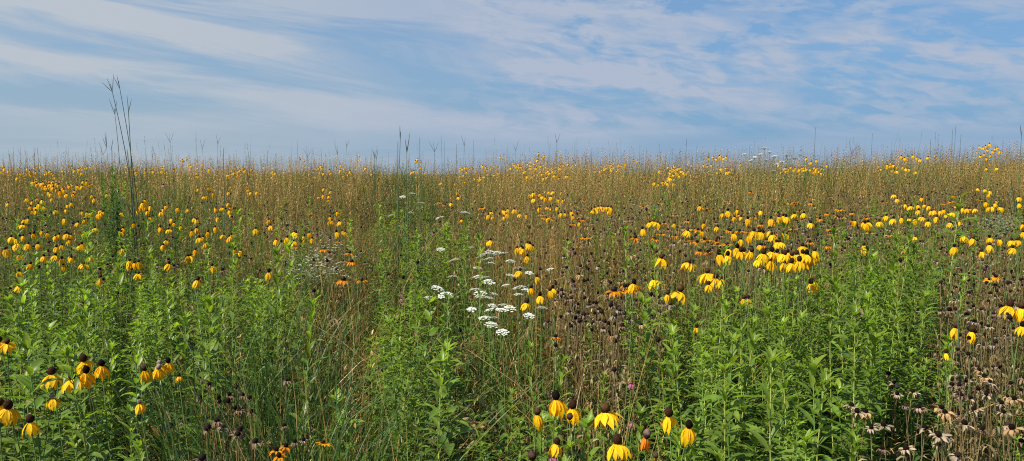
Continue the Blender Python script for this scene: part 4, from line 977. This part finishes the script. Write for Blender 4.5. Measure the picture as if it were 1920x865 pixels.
# ------------------------------------------------------------------ labels
def ordinal(n):
    ones = ['', 'first', 'second', 'third', 'fourth', 'fifth', 'sixth', 'seventh', 'eighth', 'ninth', 'tenth', 'eleventh', 'twelfth', 'thirteenth', 'fourteenth', 'fifteenth', 'sixteenth', 'seventeenth', 'eighteenth', 'nineteenth']
    tens = {2: 'twenty', 3: 'thirty', 4: 'forty'}
    if n < 20: return ones[n]
    t, o = divmod(n, 10)
    return tens[t] + '-' + ones[o] if o else {2: 'twentieth', 3: 'thirtieth', 4: 'fortieth'}[t]
NUM = ['zero', 'one', 'two', 'three', 'four', 'five', 'six', 'seven', 'eight', 'nine', 'ten', 'eleven', 'twelve', 'thirteen', 'fourteen', 'fifteen']
ANCH = {
 'coneflower': [(145, 700, 'in the near left clump'), (25, 775, 'at the bottom left corner'), (295, 700, 'beside the near left clump'), (15, 645, 'at the left edge'), (1040, 760, 'near the bottom centre'), (1150, 800, 'low at the bottom centre'), (1270, 790, 'near the bottom, right of centre'),
    (1240, 510, 'over the dried brown heads'), (1300, 525, 'just left of the dense cluster'), (1400, 470, 'left in the dense yellow cluster'), (1460, 450, 'topping the dense right-hand cluster'), (1500, 490, 'right in the dense yellow cluster'), (1525, 535, 'under the dense cluster'), (1440, 500, 'at the foot of the dense cluster'), (1400, 565, 'among green leaves under the cluster'),
    (1640, 420, 'above the feathery green stalks'), (1710, 385, 'around the tall broad-leaved stalk'), (1780, 400, 'right of the tall broad-leaved stalk'), (1870, 385, 'by the white asters'), (1870, 455, 'near the right edge, mid-height'), (1800, 620, 'beside the brown stems at right'), (1900, 575, 'at the right edge over brown stems'), (1640, 560, 'inside the green thicket at right'),
    (1500, 405, 'up the slope behind the dense cluster'), (1360, 400, 'above and left of dense cluster'), (980, 470, 'right above the white umbels'), (1000, 545, 'beside the white umbels'), (935, 400, 'in the small central clump'), (1030, 370, 'up the slope right of centre'), (1070, 400, 'among tan stems right of centre'), (850, 355, 'up the slope at the centre'), (870, 420, 'by the pale umbel at centre'), (1220, 425, 'halfway up, right of centre'),
    (650, 430, 'over tan grass left of centre'), (610, 370, 'high in the clump left of centre'), (560, 450, 'in sparse patch left of tan grass'), (430, 465, 'right of the golden left drift'), (390, 450, 'in the golden left drift'), (330, 430, 'along the middle of left drift'), (255, 410, 'beside the dark leafy column'), (385, 365, 'high above the left drift'), (430, 380, 'upper right of left drift'), (310, 400, 'upper edge of the left drift'), (290, 460, 'lower left of the left drift'), (250, 495, 'low under the left drift'), (370, 520, 'low amid green stalks, left half'), (490, 520, 'beside the bright green thicket, left'),
    (115, 450, 'in the far-left dense knot'), (160, 465, 'right of the far-left knot'), (60, 450, 'near the left edge, mid-height'), (30, 390, 'at left edge, upper meadow'), (75, 385, 'in the upper left meadow'), (120, 390, 'above the far-left knot'), (155, 400, 'left of the dark leafy column'), (150, 368, 'high left of the leafy column'), (110, 500, 'below the far-left knot'), (40, 540, 'low at the left edge'),
    (1845, 280, 'in the tall spray against the sky'), (1865, 285, 'right side of the tall sky spray'), (1710, 295, 'in the low spray on right skyline'), (1345, 296, 'on the skyline left of the umbels'), (1015, 293, 'on the central skyline'), (785, 300, 'on the skyline by tall grass'), (560, 300, 'on the skyline, left half'), (345, 300, 'on the skyline behind left drift'), (1190, 302, 'on the skyline, right of centre'), (1520, 300, 'on the skyline right of umbels')],
 'dried': [(1700, 730, 'in the near right clump'), (1640, 780, 'left in the near right clump'), (1740, 800, 'low in the near right clump'), (1800, 720, 'mid of the withered right clump'), (1870, 700, 'high in the withered right clump'), (1900, 780, 'at the bottom right corner'), (1800, 830, 'along the bottom, far right'), (400, 740, 'in the withered clump at left'), (460, 760, 'right side, withered clump at left'),
    (1060, 520, 'right of the tan grass'), (1110, 510, 'top of the central brown patch'), (1170, 510, 'upper right of central brown patch'), (1220, 490, 'around the big skirted flowers'), (1060, 570, 'left in the central brown patch'), (1120, 560, 'inside the central brown patch'), (1180, 570, 'right in the central brown patch'), (1090, 610, 'low left of central brown patch'), (1150, 620, 'foot of the central brown patch'), (1210, 550, 'right rim of central brown patch'),
    (1520, 460, 'right of the dense yellow cluster'), (1570, 465, 'left of the feathery green top'), (1620, 465, 'right of the feathery green top'), (1680, 465, 'left of the tall broad-leaved stalk'), (1800, 500, 'top of right-hand brown patch'), (1850, 490, 'crown of the right-hand brown patch'), (1900, 510, 'by the right edge, upper part'), (1800, 560, 'left in the right-hand brown patch'), (1850, 560, 'inside the right-hand brown patch'), (1905, 570, 'at the right edge, mid-height'), (1820, 620, 'low in right-hand brown patch'), (1880, 630, 'low right of right-hand patch'), (1740, 690, 'at the thicket\'s right rim'), (1790, 660, 'under the right-hand brown patch')],
 'stalk': [(205, 330, 'in the tall dark column'), (1750, 380, 'rising above the right meadow'), (1600, 450, 'topping the right thicket'), (1385, 580, 'with bright stem in right half'), (60, 480, 'by the left edge, upper part'), (130, 480, 'top of the left thicket'), (200, 500, 'upper middle of left thicket'), (280, 520, 'upper right of left thicket'), (60, 560, 'at the left edge, mid-height'), (130, 570, 'inside the left thicket'), (210, 590, 'centre of the left thicket'), (300, 600, 'right part of left thicket'), (370, 620, 'right rim of left thicket'), (40, 650, 'left edge above yellow flowers'), (110, 650, 'just above the near left flowers'), (200, 670, 'behind the near left flowers'), (280, 690, 'behind the grey-coned flowers'), (30, 730, 'low at the left edge'), (110, 790, 'bottom left under the flowers'), (220, 790, 'bottom, right of left flowers'), (320, 800, 'bottom left beside withered clump'),
    (440, 550, 'left side of bright green clump'), (480, 550, 'middle of bright green clump'), (530, 560, 'right side of bright green clump'), (740, 480, 'top left of central green columns'), (790, 470, 'top of central green columns'), (840, 480, 'top right of central green columns'), (730, 570, 'left of central green columns'), (780, 580, 'middle of central green columns'), (840, 590, 'right of central green columns'), (720, 680, 'lower left of central columns'), (790, 690, 'lower middle of central columns'), (860, 700, 'lower right of central columns'), (800, 770, 'at the foot of central columns'), (970, 710, 'left of bottom centre flowers'), (1000, 780, 'at the bottom centre flowers'), (1060, 720, 'behind the bottom centre flowers'), (1120, 790, 'right of bottom centre flowers'), (1150, 620, 'alone before the brown patch'),
    (1240, 580, 'left rim of right thicket'), (1300, 600, 'under the big skirted flowers'), (1270, 670, 'left part of right thicket'), (1340, 680, 'left middle of right thicket'), (1390, 560, 'below the dense yellow cluster'), (1440, 570, 'beneath the dense yellow cluster'), (1490, 580, 'below right of dense cluster'), (1500, 480, 'beside the dense yellow cluster'), (1540, 520, 'upper left of right thicket'), (1600, 520, 'upper middle of right thicket'), (1660, 520, 'upper right of right thicket'), (1700, 470, 'top right of right thicket'), (1740, 510, 'far right of right thicket'), (1560, 590, 'centre of right thicket'), (1630, 600, 'centre right of right thicket'), (1700, 600, 'right side of right thicket'), (1420, 650, 'lower left of right thicket'), (1500, 670, 'lower middle of right thicket'), (1580, 690, 'lower centre of right thicket'), (1660, 690, 'left of the near dried clump'), (1440, 740, 'low left of right thicket'), (1520, 760, 'low centre of right thicket'), (1310, 800, 'at bottom, right of flowers'), (1400, 820, 'at bottom of right half'), (1480, 830, 'at bottom before right thicket'), (1600, 820, 'at bottom under dried clump'), (1700, 820, 'at bottom among dried flowers'), (1870, 800, 'at bottom right corner'), (570, 380, 'alone up the slope, left half'), (80, 390, 'alone up the slope, far left'), (1610, 375, 'up the slope at right')],
 'umbel': [(920, 478, 'atop the central umbel group'), (960, 490, 'upper right of central umbel group'), (905, 505, 'left of central umbel group'), (905, 525, 'in the middle umbel row'), (975, 515, 'beside the orange-tinged coneflower'), (940, 540, 'under the middle umbel row'), (895, 552, 'lower left of umbel group'), (980, 548, 'lower right of umbel group'), (930, 578, 'in the long low umbel row'), (920, 602, 'beneath the long low row'), (1000, 590, 'right of the long low row'), (850, 505, 'left among green columns, upper'), (820, 550, 'left among green columns, lower'), (1032, 507, 'apart at the group\'s right'), (850, 465, 'above and left of umbel group'), (770, 380, 'up the slope by tall grass'), (850, 405, 'up the slope at centre'), (1410, 293, 'left on the right skyline'), (1440, 285, 'highest on the right skyline'), (1485, 295, 'right end of skyline group'), (1460, 312, 'just under the right skyline'), (942, 624, 'lowest of the umbel group')],
 'susan': [(606, 832, 'near the bottom, left of centre'), (530, 845, 'by the bright near daisy'), (545, 815, 'behind the bright near daisy'), (1042, 633, 'alone over the bottom centre flowers'), (1785, 380, 'right of the tall leafy stalk'), (1575, 400, 'up the slope at right'), (1540, 445, 'above the feathery green top'), (1827, 383, 'up the slope near right edge'), (1183, 540, 'in the central brown patch'), (1325, 455, 'left of the dense yellow cluster'), (1240, 440, 'up the slope right of centre'), (1368, 381, 'high above the dense cluster'), (1697, 470, 'by the broad-leaved stalk'), (1862, 522, 'in right-hand brown patch'), (829, 382, 'up the slope at centre'), (955, 330, 'close under the central skyline')],
 'aster': [(335, 342, 'under the left skyline'), (1215, 386, 'up the slope right of centre'), (1877, 410, 'near the right edge'), (1456, 322, 'below the skyline umbels')],
 'pink': [(303, 347, 'beside the white asters at left'), (1062, 470, 'among the tan stems'), (1170, 720, 'above the bottom centre flowers'), (1172, 792, 'right of the widest near coneflower'), (744, 560, 'by the central green columns'), (1021, 858, 'at the bottom edge')],
 'culm': [(225, 170, 'in the tallest clump at left'), (205, 240, 'left of the tallest clump'), (243, 280, 'low in the tallest clump'), (313, 268, 'right of the tallest clump'), (390, 268, 'above the left drift skyline'), (560, 275, 'on the skyline, left half'), (640, 278, 'on the skyline left of centre'), (703, 291, 'left of the dark central clump'), (752, 260, 'in the dark central clump'), (787, 260, 'just right of central clump'), (825, 265, 'on the skyline at centre'), (870, 267, 'right of central skyline'), (945, 280, 'on the skyline past centre'), (1060, 265, 'over the central yellow sprays'), (1150, 280, 'on the skyline right of centre'), (1205, 275, 'middle of right half skyline'), (1270, 280, 'left of the skyline umbels'), (1335, 278, 'beside the skyline yellow spray'), (1406, 272, 'among the skyline umbels'), (1529, 239, 'alone and tall on right skyline'), (1590, 277, 'right of the lone tall culm'), (1640, 255, 'left of right yellow spray'), (1755, 266, 'right of right yellow spray'), (1793, 245, 'in the tall trio at right'), (1910, 255, 'at the right edge skyline'), (50, 285, 'on the far left skyline'), (175, 288, 'on skyline left of clump'), (283, 288, 'low skyline beside tall clump'), (460, 290, 'low skyline over left drift'), (1672, 285, 'short on the right skyline'), (1795, 545, 'crossing the brown stems at right')],
}
HEADW = {'coneflower': 'yellow coneflower', 'dried': 'dried flower', 'stalk': 'green stalk', 'umbel': 'white umbel', 'susan': 'black-eyed susan', 'aster': 'white aster spray', 'pink': 'small pink flower', 'culm': 'tall grass culm'}
from collections import defaultdict
bag = defaultdict(list)
for o, kind, look, px, py in ALL:
    a = min(ANCH[kind], key=lambda q: (q[0] - px) ** 2 + (q[1] - py) ** 2)
    bag[(kind, look, a[2])].append((px, o))
for (kind, look, ph), L_ in bag.items():
    L_.sort(key=lambda q: q[0])
    hw = HEADW[kind]
    if kind in ('umbel', 'pink', 'aster'): lk = {'umbel': 'flat', 'pink': 'drooping', 'aster': 'bushy'}[kind] if kind != 'pink' else ''
    else: lk = look
    if lk.startswith('orange') and kind == 'coneflower': hw = 'coneflower'
    if look == 'bare-coned': hw = 'coneflower without petals'
    n = len(L_)
    for i, (_, o) in enumerate(L_):
        if n == 1: s = f'{lk} {hw} {ph}'
        elif n == 2: s = f'{("left", "right")[i]} one of two {lk} {hw}s {ph}'
        elif i == 0: s = f'leftmost {lk} {hw} {ph}'
        elif i == n - 1: s = f'rightmost {lk} {hw} {ph}'
        else: s = f'{ordinal(i + 1)} {lk} {hw} from left {ph}'
        o['label'] = ' '.join(s.split())

# ------------------------------------------------------------------ light, sky, camera
SUN_EL, SUN_AZ = math.radians(49), math.radians(240)   # azimuth clockwise from +Y: behind the camera, to its left
sd = Vector((math.sin(SUN_AZ) * math.cos(SUN_EL), math.cos(SUN_AZ) * math.cos(SUN_EL), math.sin(SUN_EL)))
sl = bpy.data.lights.new('sun', 'SUN'); sl.energy = 5.0; sl.angle = math.radians(0.6); sl.color = (1, .955, .87)
so = bpy.data.objects.new('sun', sl); COL.objects.link(so); so.rotation_euler = sd.to_track_quat('Z', 'Y').to_euler()

w = bpy.data.worlds.new('World'); scene.world = w; w.use_nodes = True
nt = w.node_tree; nt.nodes.clear(); L = nt.links.new
out = nd(nt, 'ShaderNodeOutputWorld'); bg = nd(nt, 'ShaderNodeBackground'); L(bg.outputs[0], out.inputs[0])
sky = nd(nt, 'ShaderNodeTexSky', sky_type='NISHITA'); sky.sun_disc = False; sky.sun_elevation = SUN_EL; sky.sun_rotation = SUN_AZ
sky.altitude = 300; sky.air_density = 1.0; sky.dust_density = 0.6; sky.ozone_density = 2.0
STR = 0.085
bg.inputs['Strength'].default_value = STR
def M(op, a, b=None, c=None, clamp=False):
    n = nd(nt, 'ShaderNodeMath', operation=op); n.use_clamp = clamp
    for i, v in enumerate((a, b, c)):
        if v is None: continue
        if isinstance(v, (int, float)): n.inputs[i].default_value = v
        else: L(v, n.inputs[i])
    return n.outputs[0]
def VEC(x, y, z=0.0):
    n = nd(nt, 'ShaderNodeCombineXYZ')
    for i, v in enumerate((x, y, z)):
        if isinstance(v, (int, float)): n.inputs[i].default_value = v
        else: L(v, n.inputs[i])
    return n.outputs[0]
def NOISE(vec, scale, detail=4, rough=.55, dist=0.0):
    n = nd(nt, 'ShaderNodeTexNoise'); n.inputs['Scale'].default_value = scale; n.inputs['Detail'].default_value = detail; n.inputs['Roughness'].default_value = rough; n.inputs['Distortion'].default_value = dist
    L(vec, n.inputs['Vector']); return n.outputs['Fac']
def RAMP(v, a, b, lo=0.0, hi=1.0):
    n = nd(nt, 'ShaderNodeMapRange', interpolation_type='SMOOTHSTEP')
    for k, q in (('From Min', a), ('From Max', b), ('To Min', lo), ('To Max', hi)): n.inputs[k].default_value = q
    L(v, n.inputs['Value']); return n.outputs[0]
def MIX(f, a, b):
    n = nd(nt, 'ShaderNodeMix', data_type='RGBA'); n.clamp_factor = True
    if isinstance(f, (int, float)): n.inputs[0].default_value = f
    else: L(f, n.inputs[0])
    for i, v in ((6, a), (7, b)):
        if isinstance(v, tuple): n.inputs[i].default_value = v
        else: L(v, n.inputs[i])
    return n.outputs[2]
tc = nd(nt, 'ShaderNodeTexCoord'); sp = nd(nt, 'ShaderNodeSeparateXYZ'); L(tc.outputs['Generated'], sp.inputs[0])
X, Y, Z = sp.outputs
Zc = M('MAXIMUM', Z, 0.0)
az = M('ARCTAN2', X, Y)                     # radians to the right of straight ahead
el = M('ARCSINE', Zc)
inv = M('DIVIDE', 1.0, M('ADD', Zc, 0.07))
P = VEC(M('MULTIPLY', X, inv), M('MULTIPLY', Y, inv))   # a flat cloud layer overhead
# thin veil everywhere
veil = NOISE(P, 0.35, 5, .55, .4)
# streaks across the left
ws = M('ADD', el, M('MULTIPLY', az, 0.10))
S1 = VEC(M('MULTIPLY', az, 2.2), M('MULTIPLY', ws, 17.0), 3.1)
streak = NOISE(S1, 1.3, 8, .62, .5)
# ripples on the right
RP = VEC(M('ADD', M('MULTIPLY', az, 11.0), M('MULTIPLY', el, 14.0)), M('MULTIPLY', M('ADD', el, M('MULTIPLY', az, 0.06)), 34.0), 0.0)
rip = NOISE(RP, 1.0, 5, .6, .6)
puff = NOISE(VEC(M('MULTIPLY', az, 10.0), M('MULTIPLY', el, 20.0), 5.0), 1.0, 7, .62, .2)
def band(a0, e0, a1, e1, wd, amp, power=2.0):
    """soft band between two directions (azimuth, elevation in radians)"""
    sl_ = (e1 - e0) / (a1 - a0)
    wob = M('MULTIPLY', M('SUBTRACT', NOISE(VEC(M('MULTIPLY', az, 6.0), M('MULTIPLY', el, 14.0), a0 * 10), 1.0, 5, .6), 0.5), wd * 2.6)
    line = M('ADD', M('MULTIPLY', M('SUBTRACT', az, a0), sl_), e0)
    d = M('DIVIDE', M('SUBTRACT', M('ADD', el, wob), line), wd)
    g = M('POWER', 2.718, M('MULTIPLY', M('MULTIPLY', d, d), -1.0))
    m1 = RAMP(az, a0 - .12, a0 + .06); m2 = RAMP(az, a1 - .10, a1 + .10, 1.0, 0.0)
    return M('MULTIPLY', M('MULTIPLY', g, m1), M('MULTIPLY', m2, amp))
left = RAMP(az, -0.50, 0.05, 1.0, 0.0)
right = RAMP(az, -0.12, 0.16)
hole = RAMP(puff, .52, .66)
topmask = RAMP(el, .10, .19)
cov = M('MULTIPLY', RAMP(veil, .30, .72), 0.40)
cov = M('ADD', cov, M('MULTIPLY', M('MULTIPLY', M('SUBTRACT', RAMP(streak, .36, .62), 0.42), 0.85), M('MULTIPLY', RAMP(el, .03, .10), RAMP(az, .0, .35, 1.0, .35))))
cov = M('ADD', cov, M('MULTIPLY', M('MULTIPLY', M('SUBTRACT', RAMP(rip, .35, .68), 0.35), right), M('MULTIPLY', RAMP(el, .03, .08), 0.55)))
cov = M('ADD', cov, M('MULTIPLY', band(-.75, .212, -.22, .143, .0145, 1.15), RAMP(streak, .30, .60, .55, 1.0)))
cov = M('ADD', cov, M('MULTIPLY', band(-.75, .150, -.36, .115, .015, .75), RAMP(streak, .30, .60, .4, 1.0)))
cov = M('ADD', cov, band(-.02, .150, .36, .095, .030, .55))
cov = M('ADD', cov, band(-.30, .085, .16, .035, .018, .40))
cov = M('ADD', cov, band(.36, .165, .75, .120, .030, .40))
cov = M('ADD', cov, band(-.05, .20, .30, .19, .03, .30))
cov = M('SUBTRACT', cov, M('MULTIPLY', M('MULTIPLY', hole, topmask), M('MULTIPLY', right, 0.75)))
cov = M('ADD', cov, M('MULTIPLY', left, 0.12))
fine = NOISE(VEC(M('ADD', M('MULTIPLY', az, 26.0), M('MULTIPLY', el, 30.0)), M('MULTIPLY', M('ADD', el, M('MULTIPLY', az, 0.05)), 66.0), 2.0), 1.0, 4, .55, .5)
fpatch = NOISE(VEC(M('MULTIPLY', az, 5.0), M('MULTIPLY', el, 12.0), 8.0), 1.0, 3, .5)
fm = M('MULTIPLY', M('MULTIPLY', RAMP(fpatch, .32, .62), RAMP(az, -.20, .05)), RAMP(el, .035, .08))
cov = M('ADD', cov, M('MULTIPLY', M('MULTIPLY', M('SUBTRACT', RAMP(fine, .38, .60), 0.45), fm), 0.62))
cov = M('ADD', cov, 0.06)
cov = M('MULTIPLY', M('MINIMUM', M('MAXIMUM', cov, 0.0), 1.0), RAMP(el, .35, .9, 1.0, .35))
k = 1.0 / STR
CLOUD = (0.262 * k, 0.305 * k, 0.385 * k, 1)
CLOUDL = (0.300 * k, 0.335 * k, 0.378 * k, 1)
tint = nd(nt, 'ShaderNodeVectorMath', operation='MULTIPLY'); L(sky.outputs[0], tint.inputs[0]); tint.inputs[1].default_value = (0.62, 0.82, 1.0)
# haze towards the horizon: the air goes grey-blue instead of white
hz = MIX(M('MULTIPLY', RAMP(el, .0, .22, 0.92, 0.6), RAMP(el, .3, .8, 1.0, 0.1)), tint.outputs[0], MIX(RAMP(az, -.55, .45), (0.185 * k, 0.255 * k, 0.325 * k, 1), (0.112 * k, 0.208 * k, 0.335 * k, 1)))
col = MIX(cov, hz, MIX(left, CLOUD, CLOUDL))
col = MIX(RAMP(Z, -0.06, -0.01, 1.0, 0.0), col, (0.03 * k, 0.035 * k, 0.02 * k, 1))
L(col, bg.inputs['Color'])

cam = bpy.data.cameras.new('camera'); cam.sensor_width = 36; cam.lens = 36 * F / 1920; cam.clip_start = .05; cam.clip_end = 9000
co = bpy.data.objects.new('camera', cam); COL.objects.link(co); co.location = (0, 0, EYE); co.rotation_euler = (PI / 2 - PITCH, 0, 0)
scene.camera = co
vs = scene.view_settings; vs.view_transform = 'Standard'; vs.look = 'None'; vs.exposure = 0.7; vs.gamma = 1; vs.use_curve_mapping = False
cy = scene.cycles; cy.max_bounces = 6; cy.diffuse_bounces = 3; cy.glossy_bounces = 2; cy.transmission_bounces = 4; cy.transparent_max_bounces = 4
cy.use_denoising = False; cy.filter_width = 1.1
scene.render.use_persistent_data = False
